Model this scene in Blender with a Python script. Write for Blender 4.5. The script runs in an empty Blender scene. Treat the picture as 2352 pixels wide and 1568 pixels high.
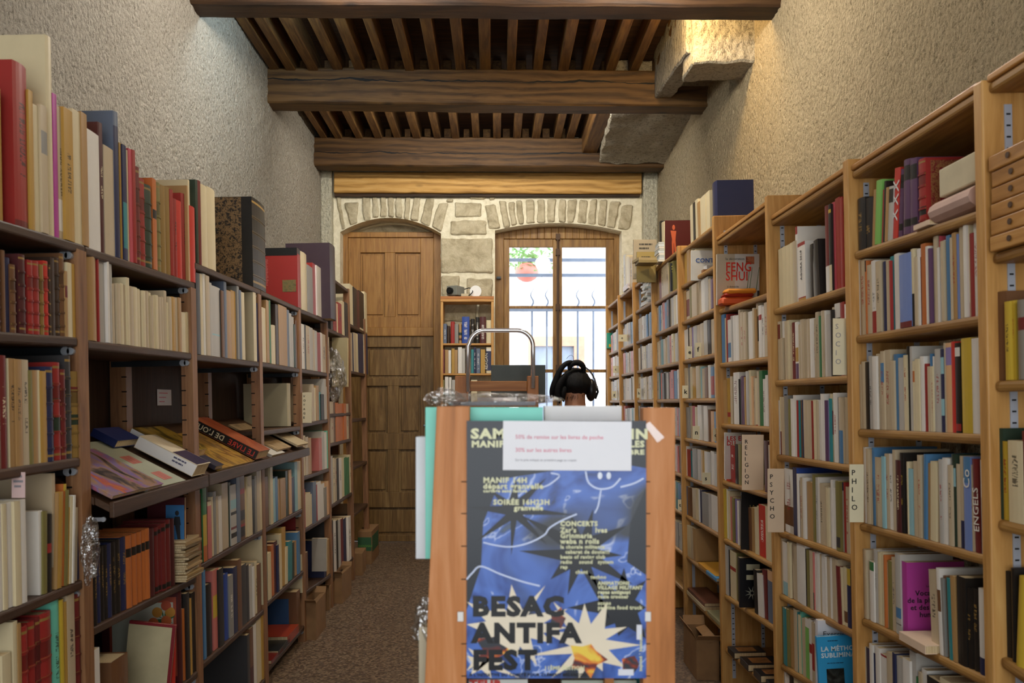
import bpy, math, random, re
from mathutils import Vector, Matrix, noise
rnd = random.Random(11)
SC = bpy.context.scene
COL = SC.collection
F, U0, V0, EYE = 1898.0, 1135.0, 925.0, 1.5
TH = -0.02
XF = {'R': 1.187, 'L': -1.215}
SG = {'R': 1, 'L': -1}

def W(u, v, d):
    return Vector(((u-U0)/F*d, d, EYE-(v-V0)/F*d))

# ------------------------------------------------------------------ side frames (the bookcases lean a little)
MS = {s: Matrix.Translation((XF[s], 0, EYE)) @ Matrix.Rotation(TH, 4, 'Y') @ Matrix.Translation((-XF[s], 0, -EYE)) for s in 'RL'}

def pt(s, u, v, inset=0.0):
    """where the line of sight of a photo pixel meets the front plane of a bookcase: (y, z) in its frame"""
    X = XF[s]
    a, b = (u-U0)/F, -(v-V0)/F
    c, n = math.cos(TH), math.sin(TH)
    d = (SG[s]*inset + X*c)/(a*c - b*n)
    return d, EYE + (a*d-X)*n + b*d*c

def lerp(a, b, t): return a+(b-a)*t

# ------------------------------------------------------------------ materials
def hexc(h, a=1.0):
    h = h.lstrip('#')
    r = []
    for i in (0, 2, 4):
        c = int(h[i:i+2], 16)/255
        r.append(c/12.92 if c <= .04045 else ((c+.055)/1.055)**2.4)
    return (*r, a)

class NT:
    def __init__(s, name):
        s.m = bpy.data.materials.new(name); s.m.use_nodes = True
        s.t = s.m.node_tree; s.b = s.t.nodes['Principled BSDF']
    def n(s, typ, **kw):
        nd = s.t.nodes.new(typ)
        for k, v in kw.items():
            if k in nd.inputs.keys(): nd.inputs[k].default_value = v
            else: setattr(nd, k, v)
        return nd
    def l(s, a, b): s.t.links.new(a, b)
    def ramp(s, fac, stops):
        r = s.n('ShaderNodeValToRGB'); e = r.color_ramp.elements
        while len(e) < len(stops): e.new(.5)
        for i, (p, c) in enumerate(stops): e[i].position = p; e[i].color = c
        s.l(fac, r.inputs['Fac']); return r.outputs['Color']
    def mix(s, fac, a, b, typ='MIX'):
        m = s.n('ShaderNodeMix', data_type='RGBA', blend_type=typ)
        for sock, val in ((m.inputs[0], fac), (m.inputs[6], a), (m.inputs[7], b)):
            if hasattr(val, 'links'): s.l(val, sock)
            else: sock.default_value = val
        return m.outputs[2]
    def math(s, op, a, b=0.0, c=0.0):
        m = s.n('ShaderNodeMath', operation=op)
        for i, val in enumerate((a, b, c)):
            if hasattr(val, 'links'): s.l(val, m.inputs[i])
            else: m.inputs[i].default_value = val
        return m.outputs[0]
    def coords(s, scale=(1, 1, 1), kind='Object', rand=True):
        tc = s.n('ShaderNodeTexCoord'); mp = s.n('ShaderNodeMapping'); mp.inputs['Scale'].default_value = scale
        s.l(tc.outputs[kind], mp.inputs['Vector'])
        if rand:
            oi = s.n('ShaderNodeObjectInfo'); cx = s.n('ShaderNodeCombineXYZ')
            s.l(s.math('MULTIPLY', oi.outputs['Random'], 37.0), cx.inputs[0]); s.l(s.math('MULTIPLY', oi.outputs['Random'], 11.0), cx.inputs[2])
            s.l(cx.outputs[0], mp.inputs['Location'])
        return mp.outputs['Vector']
    def noise(s, vec, scale, detail=4, rough=.55, dist=0.0):
        n = s.n('ShaderNodeTexNoise', Scale=scale, Detail=detail, Roughness=rough, Distortion=dist)
        s.l(vec, n.inputs['Vector']); return n.outputs['Fac']
    def bump(s, h, strength=.5, dist=.01):
        b = s.n('ShaderNodeBump', Strength=strength, Distance=dist)
        s.l(h, b.inputs['Height']); s.l(b.outputs['Normal'], s.b.inputs['Normal']); return b
    def base(s, c):
        if hasattr(c, 'links'): s.l(c, s.b.inputs['Base Color'])
        else: s.b.inputs['Base Color'].default_value = c
    def set(s, **kw):
        for k, v in kw.items(): s.b.inputs[k].default_value = v
        return s

def plain(name, h, rough=.6, metal=0.0, spec=.4, var=.12):
    m = NT(name); c = hexc(h)
    f = m.noise(m.coords(), 9, 5)
    d = tuple(x*(1-var) for x in c[:3])+(1,); e = tuple(min(1, x*(1+var)) for x in c[:3])+(1,)
    m.base(m.ramp(f, [(.3, d), (.7, e)])); m.set(Roughness=rough, Metallic=metal); m.b.inputs['Specular IOR Level'].default_value = spec
    return m.m

def wood(name, axis, dark, mid, light, rough=.5, knots=True, gr=1.0, spec=.35, bump=.25):
    m = NT(name)
    st = [9*gr, 9*gr, 9*gr]; st['XYZ'.index(axis)] = .7*gr
    v = m.coords(tuple(st))
    n1 = m.noise(v, 2.2, 6, .6, 1.4); n2 = m.noise(v, 9, 3, .5, .5)
    c = m.ramp(m.math('ADD', m.math('MULTIPLY', n1, .75), m.math('MULTIPLY', n2, .25)), [(.33, hexc(dark)), (.5, hexc(mid)), (.68, hexc(light))])
    if knots:
        st2 = [5*gr, 5*gr, 5*gr]; st2['XYZ'.index(axis)] = 2.2*gr
        vo = m.n('ShaderNodeTexVoronoi', Scale=1.0); m.l(m.coords(tuple(st2)), vo.inputs['Vector'])
        k = m.ramp(vo.outputs['Distance'], [(.03, (1, 1, 1, 1)), (.11, (0, 0, 0, 1))])
        c = m.mix(m.math('MULTIPLY', k, .75), c, tuple(x*.35 for x in hexc(dark)[:3])+(1,))
    m.base(c); m.set(Roughness=rough); m.b.inputs['Specular IOR Level'].default_value = spec
    m.bump(n1, bump, .004)
    return m.m

def beamwood(name, dark, mid, light, crack=0.0, wd=.012, dirty=.5):
    """old timber running along X, with a long shrinkage crack and knots"""
    m = NT(name)
    tc = m.n('ShaderNodeTexCoord'); sp = m.n('ShaderNodeSeparateXYZ'); m.l(tc.outputs['Object'], sp.inputs[0])
    v = m.coords((.55, 7, 7), rand=False)
    n1 = m.noise(v, 2.0, 8, .68, 1.6); n2 = m.noise(m.coords((1.5, 3, 3), rand=False), 1.4, 3)
    wv = m.n('ShaderNodeTexWave', wave_type='BANDS', bands_direction='Z', Scale=5.0, Distortion=14.0, Detail=4.0)
    wv.inputs['Detail Scale'].default_value = .6
    m.l(m.coords((.22, 1, 1), rand=False), wv.inputs['Vector'])
    c = m.ramp(m.math('ADD', m.math('MULTIPLY', n1, .8), m.math('MULTIPLY', wv.outputs['Fac'], .2)), [(.3, hexc(dark)), (.5, hexc(mid)), (.78, hexc(light))])
    c = m.mix(m.math('MULTIPLY', n2, dirty), c, hexc(dark))
    vo = m.n('ShaderNodeTexVoronoi', Scale=1.0); m.l(m.coords((2.1, 5, 5), rand=False), vo.inputs['Vector'])
    k = m.ramp(vo.outputs['Distance'], [(.04, (1, 1, 1, 1)), (.14, (0, 0, 0, 1))])
    c = m.mix(m.math('MULTIPLY', k, .85), c, tuple(x*.3 for x in hexc(dark)[:3])+(1,))
    if crack:
        w = m.noise(m.coords((1.6, 0, 0), rand=False), 1.3, 4, .6)
        dz = m.math('ABSOLUTE', m.math('SUBTRACT', sp.outputs[2], m.math('MULTIPLY_ADD', w, .1, crack-.05)))
        lim = m.math('MULTIPLY', m.noise(m.coords((1.1, 0, 0), rand=False), 2.1, 2), wd)
        ck = m.math('LESS_THAN', dz, m.math('SUBTRACT', lim, wd*.33))
        c = m.mix(ck, c, (.004, .003, .002, 1))
    m.base(c); m.set(Roughness=.62); m.b.inputs['Specular IOR Level'].default_value = .3
    m.bump(n1, .5, .01)
    return m.m

def roughcast(name, lo, hi, sc=1.0):
    m = NT(name)
    v = m.coords((1, 1, .85), rand=False)
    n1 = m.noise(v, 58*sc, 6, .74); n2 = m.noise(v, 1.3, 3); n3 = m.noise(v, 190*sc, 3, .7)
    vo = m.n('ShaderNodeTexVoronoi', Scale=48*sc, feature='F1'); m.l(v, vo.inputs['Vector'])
    c = m.ramp(m.math('ADD', m.math('MULTIPLY', n1, .6), m.math('MULTIPLY', n3, .4)), [(.28, tuple(x*.55 for x in hexc(lo)[:3])+(1,)), (.4, hexc(lo)), (.5, hexc(hi)), (.75, tuple(min(1, x*1.12) for x in hexc(hi)[:3])+(1,))])  # hollows of the bump are darkened too: shade painted into the colour
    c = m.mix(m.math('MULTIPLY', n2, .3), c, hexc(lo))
    m.base(c); m.set(Roughness=.95); m.b.inputs['Specular IOR Level'].default_value = .1
    h = m.math('ADD', m.math('ADD', m.math('MULTIPLY', n1, 1.0), m.math('MULTIPLY', n3, .35)), m.math('MULTIPLY', vo.outputs['Distance'], -.7))
    m.bump(h, 1.0, .045)
    return m.m

def bookmat():
    m = NT('book_cover')
    a = m.n('ShaderNodeAttribute', attribute_name='Col'); k = m.n('ShaderNodeAttribute', attribute_name='Ink')
    uv = m.n('ShaderNodeUVMap', uv_map='UV'); sp = m.n('ShaderNodeSeparateXYZ'); m.l(uv.outputs[0], sp.inputs[0])
    mp = m.n('ShaderNodeMapping'); mp.inputs['Scale'].default_value = (2.6, 210, 1); m.l(uv.outputs[0], mp.inputs['Vector'])
    t = m.noise(mp.outputs[0], 1.0, 2, .6)
    mp2 = m.n('ShaderNodeMapping'); mp2.inputs['Scale'].default_value = (0, 22, 1); m.l(uv.outputs[0], mp2.inputs['Vector'])
    t2 = m.noise(mp2.outputs[0], 1.0, 1, .5)
    win = m.math('MULTIPLY', m.math('GREATER_THAN', sp.outputs[0], .3), m.math('LESS_THAN', sp.outputs[0], .7))
    msk = m.math('MULTIPLY', m.math('MULTIPLY', m.math('GREATER_THAN', t, .5), m.math('GREATER_THAN', t2, .45)), win)
    msk = m.math('MULTIPLY', m.math('MULTIPLY', msk, k.outputs['Alpha']), .8)
    wear = m.noise(m.coords(), 28, 5, .65)
    c = m.mix(m.math('MULTIPLY', wear, .28), a.outputs['Color'], m.mix(.5, a.outputs['Color'], (.12, .09, .05, 1)))
    m.base(m.mix(msk, c, k.outputs['Color'])); m.set(Roughness=.42); m.b.inputs['Specular IOR Level'].default_value = .4
    m.bump(wear, .08, .002)
    return m.m

def pagemat():
    m = NT('book_pages')
    n = m.noise(m.coords((400, 400, 4)), 1.0, 2); n2 = m.noise(m.coords(), 6, 3)
    c = m.ramp(n, [(.3, hexc('b59a6c')), (.7, hexc('e6d6b0'))])
    m.base(m.mix(m.math('MULTIPLY', n2, .4), c, hexc('c9ab7c'))); m.set(Roughness=.9)
    return m.m

def marblemat(name, a, b, sc=60):
    m = NT(name); n = m.noise(m.coords(), sc, 5, .7, .8)
    m.base(m.ramp(n, [(.42, hexc(a)), (.55, hexc(b)), (.62, hexc(a))])); m.set(Roughness=.5)
    return m.m

def glassmat(name, tint=(1, 1, 1, 1), gl=.06, rough=.02):
    m = bpy.data.materials.new(name); m.use_nodes = True; t = m.node_tree; t.nodes.clear()
    o = t.nodes.new('ShaderNodeOutputMaterial'); x = t.nodes.new('ShaderNodeMixShader'); a = t.nodes.new('ShaderNodeBsdfTransparent'); g = t.nodes.new('ShaderNodeBsdfGlossy')
    a.inputs['Color'].default_value = tint; g.inputs['Roughness'].default_value = rough; x.inputs[0].default_value = gl
    t.links.new(a.outputs[0], x.inputs[1]); t.links.new(g.outputs[0], x.inputs[2]); t.links.new(x.outputs[0], o.inputs[0])
    return m

def wrapmat():
    """crumpled clear plastic film"""
    m = bpy.data.materials.new('clear_plastic'); m.use_nodes = True; t = m.node_tree; t.nodes.clear()
    o = t.nodes.new('ShaderNodeOutputMaterial'); x = t.nodes.new('ShaderNodeMixShader'); a = t.nodes.new('ShaderNodeBsdfTransparent'); g = t.nodes.new('ShaderNodeBsdfGlossy')
    tc = t.nodes.new('ShaderNodeTexCoord'); n = t.nodes.new('ShaderNodeTexNoise'); n.inputs['Scale'].default_value = 22; n.inputs['Detail'].default_value = 4
    b = t.nodes.new('ShaderNodeBump'); b.inputs['Strength'].default_value = 1.0; b.inputs['Distance'].default_value = .03
    t.links.new(tc.outputs['Object'], n.inputs['Vector']); t.links.new(n.outputs['Fac'], b.inputs['Height']); t.links.new(b.outputs[0], g.inputs['Normal'])
    g.inputs['Roughness'].default_value = .16; a.inputs['Color'].default_value = (.93, .93, .93, 1); x.inputs[0].default_value = .3
    t.links.new(a.outputs[0], x.inputs[1]); t.links.new(g.outputs[0], x.inputs[2]); t.links.new(x.outputs[0], o.inputs[0])
    return m

M = dict(
    book=bookmat(), pages=pagemat(),
    pineX=wood('pine_x', 'X', '96682f', 'b68344', 'c99a5a'), pineY=wood('pine_y', 'Y', '93632c', 'b27e3f', 'c69553'), pineZ=wood('pine_z', 'Z', '9f7035', 'bc8b4c', 'cda05f'),
    shelfpine=wood('shelf_pine', 'Y', '7a5327', '98703a', 'ad8449'),
    postZ=wood('old_post', 'Z', '6a462e', '89603f', '9d744f'), darkY=wood('dark_shelf', 'Y', '35241a', '46301f', '553b28', knots=False), backb=wood('back_board', 'Z', '33241b', '402e23', '4a372b', knots=False, rough=.7),
    rackZ=wood('rack_wood', 'Z', '9a5f2e', 'b9763f', 'cf9160', rough=.5), rackX=wood('rack_rail', 'X', '8d5526', 'a86a33', 'bd8148'), rackY=wood('rack_shelf', 'Y', '8d5526', 'a86a33', 'bd8148'),
    oakZ=wood('door_oak', 'Z', '755024', '936832', 'a87d42', knots=False), oakX=wood('door_oak_x', 'X', '755024', '936832', 'a87d42', knots=False), oakZ2=wood('door_oak_worn', 'Z', '58411f', '755830', '8e7246', knots=False),
    winZ=wood('window_oak', 'Z', '664620', '85602e', '9c7a44', knots=False), winX=wood('window_oak_x', 'X', '664620', '85602e', '9c7a44', knots=False),
    beamA=beamwood('beam_timber', '2f1e0c', '5e4322', '7a5a31', crack=.185, wd=.032), beamB=beamwood('beam_timber_b', '2b1b0b', '543a1c', '6e4f2a', crack=.13, wd=.026), beamShade=beamwood('beam_shaded', '1c1108', '3a2512', '50381d'),
    lintel=beamwood('lintel_board', '86602a', 'b98d4a', 'cfa868', dirty=.2),
    joist=wood('joist_timber', 'Y', '432a13', '684825', '85622f', knots=False, rough=.65), boards=wood('ceiling_boards', 'X', '2b190c', '3f2713', '54351b', knots=False, rough=.75),
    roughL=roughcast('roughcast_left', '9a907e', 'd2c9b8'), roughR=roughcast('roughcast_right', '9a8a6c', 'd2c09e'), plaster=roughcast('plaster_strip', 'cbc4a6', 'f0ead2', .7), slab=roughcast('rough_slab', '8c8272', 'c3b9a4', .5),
    steel=plain('zinc_steel', 'b4bac2', .35, .5), strip=plain('shelf_strip', 'b9bec9', .4, .3), darkmetal=plain('dark_bracket', '34383c', .45, .7), chrome=plain('chrome', 'e6e6ea', .2, .8, var=.02), black=plain('black_plastic', '0c0c0d', .4), soot=plain('notch_black', '0a0807', .9),  # notch_black: matt black boxes drawn for notches, slots and the lens front
    card=plain('cream_card', 'd9cfae', .75, var=.04), card2=plain('peach_card', 'd8bfa2', .75, var=.04), paper=plain('white_paper', 'e9e9ee', .7, var=.02), ink=plain('black_ink', '111111', .7), pinkink=plain('pink_ink', 'd7758a', .7), greyink=plain('grey_ink', '8d8a90', .7),
    box=plain('cardboard', '8a6844', .8, var=.14), boxin=plain('cardboard_inside', '6b5036', .85), green=plain('print_green', '2f5a3a', .7), wrap=wrapmat(), glass=glassmat('pane_glass', (.97, .98, 1, 1), .02),
    white=plain('white_enamel', 'dedcd8', .4, var=.03), cctv=plain('grey_housing', '77776d', .5), lens=plain('lens_black', '08080a', .1),
)
M['goldbits'] = marblemat('gilt_red', '74131a', '9a7040', 120)
M['marble'] = marblemat('marbled_paper', '1c150e', 'a58356', 55)

# ------------------------------------------------------------------ mesh builder
class MB:
    def __init__(s): s.v = []; s.f = []; s.mi = []; s.c = []; s.k = []; s.uv = []
    def quad(s, pts, col=(1, 1, 1, 1), mi=0, ink=(0, 0, 0, 0), uv=None):
        i = len(s.v); s.v.extend([tuple(p) for p in pts]); s.f.append(tuple(range(i, i+len(pts)))); s.mi.append(mi); s.c.append(col); s.k.append(ink)
        s.uv.append(uv or [(0, 0)]*len(pts))
    def box(s, x0, x1, y0, y1, z0, z1, mi=0, col=(1, 1, 1, 1)):
        if x0 > x1: x0, x1 = x1, x0
        if y0 > y1: y0, y1 = y1, y0
        if z0 > z1: z0, z1 = z1, z0
        s.hexa([(x0, y0, z0), (x1, y0, z0), (x1, y1, z0), (x0, y1, z0), (x0, y0, z1), (x1, y0, z1), (x1, y1, z1), (x0, y1, z1)], mi, col)
    def hexa(s, p, mi=0, col=(1, 1, 1, 1)):
        i = len(s.v); s.v.extend([tuple(q) for q in p])
        for f in ((0, 3, 2, 1), (4, 5, 6, 7), (0, 1, 5, 4), (1, 2, 6, 5), (2, 3, 7, 6), (3, 0, 4, 7)):
            s.f.append(tuple(i+k for k in f)); s.mi.append(mi); s.c.append(col); s.k.append((0, 0, 0, 0)); s.uv.append([(0, 0)]*4)
    def prism(s, poly, y0, y1, mi=0, axis='y'):
        """polygon (a, b) extruded along an axis"""
        def P(a, b, t): return (a, t, b) if axis == 'y' else ((t, a, b) if axis == 'x' else (a, b, t))
        n = len(poly)
        s.quad([P(a, b, y0) for a, b in poly], mi=mi); s.quad([P(a, b, y1) for a, b in reversed(poly)], mi=mi)
        for k in range(n):
            a, b = poly[k], poly[(k+1) % n]
            s.quad([P(*b, y0), P(*a, y0), P(*a, y1), P(*b, y1)], mi=mi)
    def tube(s, path, r, n=10, mi=0, cap=True):
        path = [Vector(p) for p in path]; rings = []
        for i, p in enumerate(path):
            t = (path[min(i+1, len(path)-1)]-path[max(i-1, 0)]).normalized()
            a = t.cross(Vector((0, 0, 1)))
            if a.length < 1e-3: a = t.cross(Vector((1, 0, 0)))
            if i and a.dot(pa) < 0: a = -a
            a.normalize(); pa = a; b = t.cross(a)
            rr = r[i] if isinstance(r, (list, tuple)) else r
            j = len(s.v); rings.append(j)
            for k in range(n):
                w = 2*math.pi*k/n; s.v.append(tuple(p+a*math.cos(w)*rr+b*math.sin(w)*rr))
        def add(f): s.f.append(f); s.mi.append(mi); s.c.append((1, 1, 1, 1)); s.k.append((0, 0, 0, 0)); s.uv.append([(0, 0)]*len(f))
        for i in range(len(path)-1):
            for k in range(n): add((rings[i]+k, rings[i]+(k+1) % n, rings[i+1]+(k+1) % n, rings[i+1]+k))
        if cap: add(tuple(rings[0]+k for k in reversed(range(n)))); add(tuple(rings[-1]+k for k in range(n)))
    def ball(s, c, r, n=12, m=8, mi=0, fn=None):
        c = Vector(c); r = r if isinstance(r, (tuple, list)) else (r, r, r); j = len(s.v)
        for a in range(m+1):
            for b in range(n):
                p, q = math.pi*a/m, 2*math.pi*b/n
                d = Vector((math.sin(p)*math.cos(q), math.sin(p)*math.sin(q), math.cos(p)))
                o = Vector((d.x*r[0], d.y*r[1], d.z*r[2]))
                if fn: o = fn(d, o)
                s.v.append(tuple(c+o))
        for a in range(m):
            for b in range(n):
                s.f.append((j+a*n+b, j+(a+1)*n+b, j+(a+1)*n+(b+1) % n, j+a*n+(b+1) % n)); s.mi.append(mi); s.c.append((1, 1, 1, 1)); s.k.append((0, 0, 0, 0)); s.uv.append([(0, 0)]*4)
    def build(s, name, mats, parent=None, mat=None, smooth=False, bevel=0.0, attrs=False, weld=False):
        me = bpy.data.meshes.new(name); me.from_pydata(s.v, [], s.f)
        for m in (mats if isinstance(mats, (list, tuple)) else [mats]): me.materials.append(m)
        me.polygons.foreach_set('material_index', s.mi)
        if attrs:
            cc = []; kk = []; uu = []
            for f, c, k, uv in zip(s.f, s.c, s.k, s.uv):
                for q in range(len(f)): cc.extend(c); kk.extend(k); uu.extend(uv[q])
            a = me.color_attributes.new('Col', 'FLOAT_COLOR', 'CORNER'); a.data.foreach_set('color', cc)
            a = me.color_attributes.new('Ink', 'FLOAT_COLOR', 'CORNER'); a.data.foreach_set('color', kk)
            l = me.uv_layers.new(name='UV'); l.data.foreach_set('uv', uu)
        if smooth: me.polygons.foreach_set('use_smooth', [True]*len(me.polygons))
        if weld:
            import bmesh
            bm = bmesh.new(); bm.from_mesh(me); bmesh.ops.remove_doubles(bm, verts=bm.verts, dist=1e-5); bmesh.ops.recalc_face_normals(bm, faces=bm.faces); bm.to_mesh(me); bm.free()
        me.update()
        return link(name, me, parent, mat, bevel)

def link(name, me, parent=None, mat=None, bevel=0.0):
    o = bpy.data.objects.new(name, me); COL.objects.link(o)
    if parent is not None: o.parent = parent
    if mat is not None: o.matrix_basis = mat
    if bevel:
        b = o.modifiers.new('edge', 'BEVEL'); b.width = bevel; b.segments = 2; b.limit_method = 'ANGLE'
    return o

LABELS = set()
def tag(o, label=None, cat=None, group=None, kind=None):
    if label:
        label = label.replace('  ', ' ')
        if label in LABELS and not group: print('DUP LABEL', label)
        LABELS.add(label); o['label'] = label
    if cat: o['category'] = cat
    if group: o['group'] = group
    if kind: o['kind'] = kind
    return o

def thing(name, label, cat, mat=None, group=None):
    o = bpy.data.objects.new(name, None); COL.objects.link(o); o.empty_display_size = .05
    if mat is not None: o.matrix_basis = mat
    return tag(o, label, cat, group)

def at(x, y, z, rz=0.0, rx=0.0, ry=0.0):
    return Matrix.Translation((x, y, z)) @ Matrix.Rotation(rz, 4, 'Z') @ Matrix.Rotation(ry, 4, 'Y') @ Matrix.Rotation(rx, 4, 'X')

def smat(s, x, y, z, lean=0.0, rz=0.0):
    """pose of something standing in a bookcase's own frame"""
    return MS[s] @ at(x, y, z, rz, lean)

def text(name, body, size, mat, parent, m, bold=0.0, align='LEFT', sx=1.0, ext=.0003, spacing=1.0):
    c = bpy.data.curves.new(name, 'FONT'); c.body = body; c.size = size; c.offset = bold; c.extrude = ext; c.align_x = align; c.space_line = spacing; c.resolution_u = 2; c.space_character = 1.0+min(.14, bold/size*3.2)
    o = bpy.data.objects.new(name, c); COL.objects.link(o)
    me = bpy.data.meshes.new_from_object(o)
    bpy.data.objects.remove(o); bpy.data.curves.remove(c)
    me.materials.clear(); me.materials.append(mat); me.name = name
    if sx != 1.0: me.transform(Matrix.Diagonal((sx, 1, 1, 1)))
    return link(name, me, parent, m)

def frame(o, x, y):
    """matrix from an origin, a text x axis and a text up axis"""
    x = Vector(x).normalized(); y = Vector(y).normalized(); z = x.cross(y)
    return Matrix.Translation(Vector(o)) @ Matrix((x, y, z)).transposed().to_4x4()

def rough_box(name, p, cuts, amp, mat, fr=6.0, parent=None, weldm=None, seed=0.0, smooth=True):
    """box from its eight corners, each face a grid, pushed in and out by noise"""
    import bmesh
    bm = bmesh.new()
    mb = MB()
    for q in (p if isinstance(p[0][0], (tuple, list)) else [p]): mb.hexa(q)
    vs = [bm.verts.new(v) for v in mb.v]
    for f in mb.f: bm.faces.new([vs[i] for i in f])
    es = {}
    for e in bm.edges:
        es.setdefault(max(1, min(90, int(e.calc_length()/cuts))), []).append(e)
    bmesh.ops.bevel(bm, geom=list(bm.edges), offset=min(.012, amp*1.5+.003), segments=1, affect='EDGES')
    for _ in range(7):
        long = [e for e in bm.edges if e.calc_length() > cuts*1.5]
        if not long: break
        bmesh.ops.subdivide_edges(bm, edges=long, cuts=1, use_grid_fill=True)
    bmesh.ops.triangulate(bm, faces=[f for f in bm.faces if len(f.verts) > 4])
    for v in bm.verts:
        q = v.co*fr+Vector((seed, seed*1.7, 0))
        v.co += noise.noise_vector(q)*amp + noise.noise_vector(q*3.1)*amp*.4
    bmesh.ops.recalc_face_normals(bm, faces=bm.faces)
    me = bpy.data.meshes.new(name); bm.to_mesh(me); bm.free(); me.materials.append(mat)
    if smooth: me.polygons.foreach_set('use_smooth', [True]*len(me.polygons)); me.set_sharp_from_angle(angle=.62)
    return link(name, me, parent, weldm)

def hexp(x0, x1, y0, y1, z0, z1): return [(x0, y0, z0), (x1, y0, z0), (x1, y1, z0), (x0, y1, z0), (x0, y0, z1), (x1, y0, z1), (x1, y1, z1), (x0, y1, z1)]
# ================================================================== THE ROOM
XL, XR, YB, YE, ZC = -1.80, 1.70, -1.6, 8.72, 4.30

def rough_wall(name, x, mat, y0, y1, z0, z1, step, amp, sgn):
    ny, nz = int((y1-y0)/step), int((z1-z0)/step)
    v = []; f = []
    for j in range(nz+1):
        for i in range(ny+1):
            y, z = lerp(y0, y1, i/ny), lerp(z0, z1, j/nz)
            q = Vector((x*3, y*9, z*8))
            a = noise.noise(q*1.2)*amp*.6 + noise.noise(Vector((x, y*30, z*24)))*amp*.9 + noise.noise(Vector((x, y*.8, z*.8)))*.012
            v.append((x+sgn*a, y, z))
    for j in range(nz):
        for i in range(ny):
            a = j*(ny+1)+i; q = (a, a+1, a+ny+2, a+ny+1)
            f.append(q if sgn > 0 else q[::-1])
    me = bpy.data.meshes.new(name); me.from_pydata(v, [], f); me.materials.append(mat)
    me.polygons.foreach_set('use_smooth', [True]*len(me.polygons))
    return tag(link(name, me), 'rough plastered side wall', None, None, 'structure')

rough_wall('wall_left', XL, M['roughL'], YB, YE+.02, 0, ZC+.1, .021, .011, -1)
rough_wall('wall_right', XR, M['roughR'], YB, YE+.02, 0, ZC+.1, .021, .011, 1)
mb = MB(); mb.box(XL-.12, XL-.03, YB, 9.2, 0, ZC+.1); mb.box(XR+.03, XR+.12, YB, 9.2, 0, ZC+.1)
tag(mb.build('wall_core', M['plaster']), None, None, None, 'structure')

def floormat():
    m = NT('terrazzo_floor'); v = m.coords((1, 1, 1), rand=False)
    vo = m.n('ShaderNodeTexVoronoi', Scale=75.0); m.l(v, vo.inputs['Vector'])
    n = m.noise(v, 2.2, 5, .6); n2 = m.noise(v, 110, 2)
    c = m.ramp(vo.outputs['Color'], [(.2, hexc('46372c')), (.5, hexc('6b5846')), (.85, hexc('9a8468'))])
    c = m.mix(m.math('MULTIPLY', n, .55), c, hexc('4b3b30')); c = m.mix(m.math('MULTIPLY', n2, .35), c, hexc('6b5745'))
    m.base(c); m.set(Roughness=.48); m.b.inputs['Specular IOR Level'].default_value = .35; m.bump(n2, .1, .002)
    return m.m
mb = MB(); mb.box(XL-.1, XR+.1, YB, 9.16, -.1, 0.0); tag(mb.build('floor', floormat()), 'dark speckled stone floor', None, None, 'structure')
mb = MB(); mb.box(XL-.1, XR+.1, YB, 9.16, ZC, ZC+.04); tag(mb.build('ceiling', M['boards']), 'dark plank ceiling above the joists', None, None, 'structure')

# wall behind the viewer (solid; an added area light stands for assumed daylight)
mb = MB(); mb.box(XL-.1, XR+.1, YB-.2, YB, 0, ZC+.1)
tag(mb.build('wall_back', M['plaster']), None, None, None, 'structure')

# far wall with its two arched openings
def arc(u0, v0, u1, v1, vc, n=18):
    """shallow arch from (u0,v0) over the crown height vc to (u1,v1), as photo points"""
    return [(lerp(u0, u1, i/n), lerp(v0, v1, i/n)-4*(i/n)*(1-i/n)*((v0+v1)/2-vc)) for i in range(n+1)]
D0 = YE
def XZ(u, v, d=D0):
    p = W(u, v, d); return (p.x, p.z)
doorarc = [XZ(*q) for q in arc(781, 533, 1013, 536, 500)]
winarc = [XZ(*q) for q in arc(1137, 529, 1428, 531, 512)]
dl, dr = doorarc[0][0], doorarc[-1][0]; wl, wr = winarc[0][0], winarc[-1][0]
mb = MB(); top = ZC+.1
def strips(a, b):
    for (x0, z0), (x1, z1) in zip(a, a[1:]):
        mb.hexa([(x0, YE, z0), (x1, YE, z1), (x1, YE+.44, z1), (x0, YE+.44, z0), (x0, YE, top), (x1, YE, top), (x1, YE+.44, top), (x0, YE+.44, top)])
mb.box(XL-.1, dl, YE, YE+.44, 0, top); mb.box(dr, wl, YE, YE+.44, 0, top); mb.box(wr, XR+.1, YE, YE+.44, 0, top)
strips(doorarc, 1); strips(winarc, 1)
def mortar():
    m = NT('lime_mortar'); v = m.coords(rand=False); n = m.noise(v, 14, 6, .65); n2 = m.noise(v, 2, 3)
    m.base(m.mix(m.math('MULTIPLY', n2, .4), m.ramp(n, [(.3, hexc('c6bda0')), (.6, hexc('e6dfc8'))]), hexc('b8ac8c'))); m.set(Roughness=.95); m.bump(n, .6, .02); return m.m
def stone():
    m = NT('limestone'); v = m.coords(rand=False); n = m.noise(v, 9, 7, .68, .6); n2 = m.noise(v, 45, 4, .7)
    c = m.ramp(n, [(.28, hexc('8b8064')), (.48, hexc('b7ab8e')), (.7, hexc('d2c8ac'))])
    m.base(m.mix(m.math('MULTIPLY', n2, .35), c, hexc('a09273'))); m.set(Roughness=.92); m.bump(n2, .8, .02); return m.m
M['stone'] = stone()
tag(mb.build('wall_end', mortar()), 'stone end wall with an arched door and an arched window', None, None, 'structure')
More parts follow.
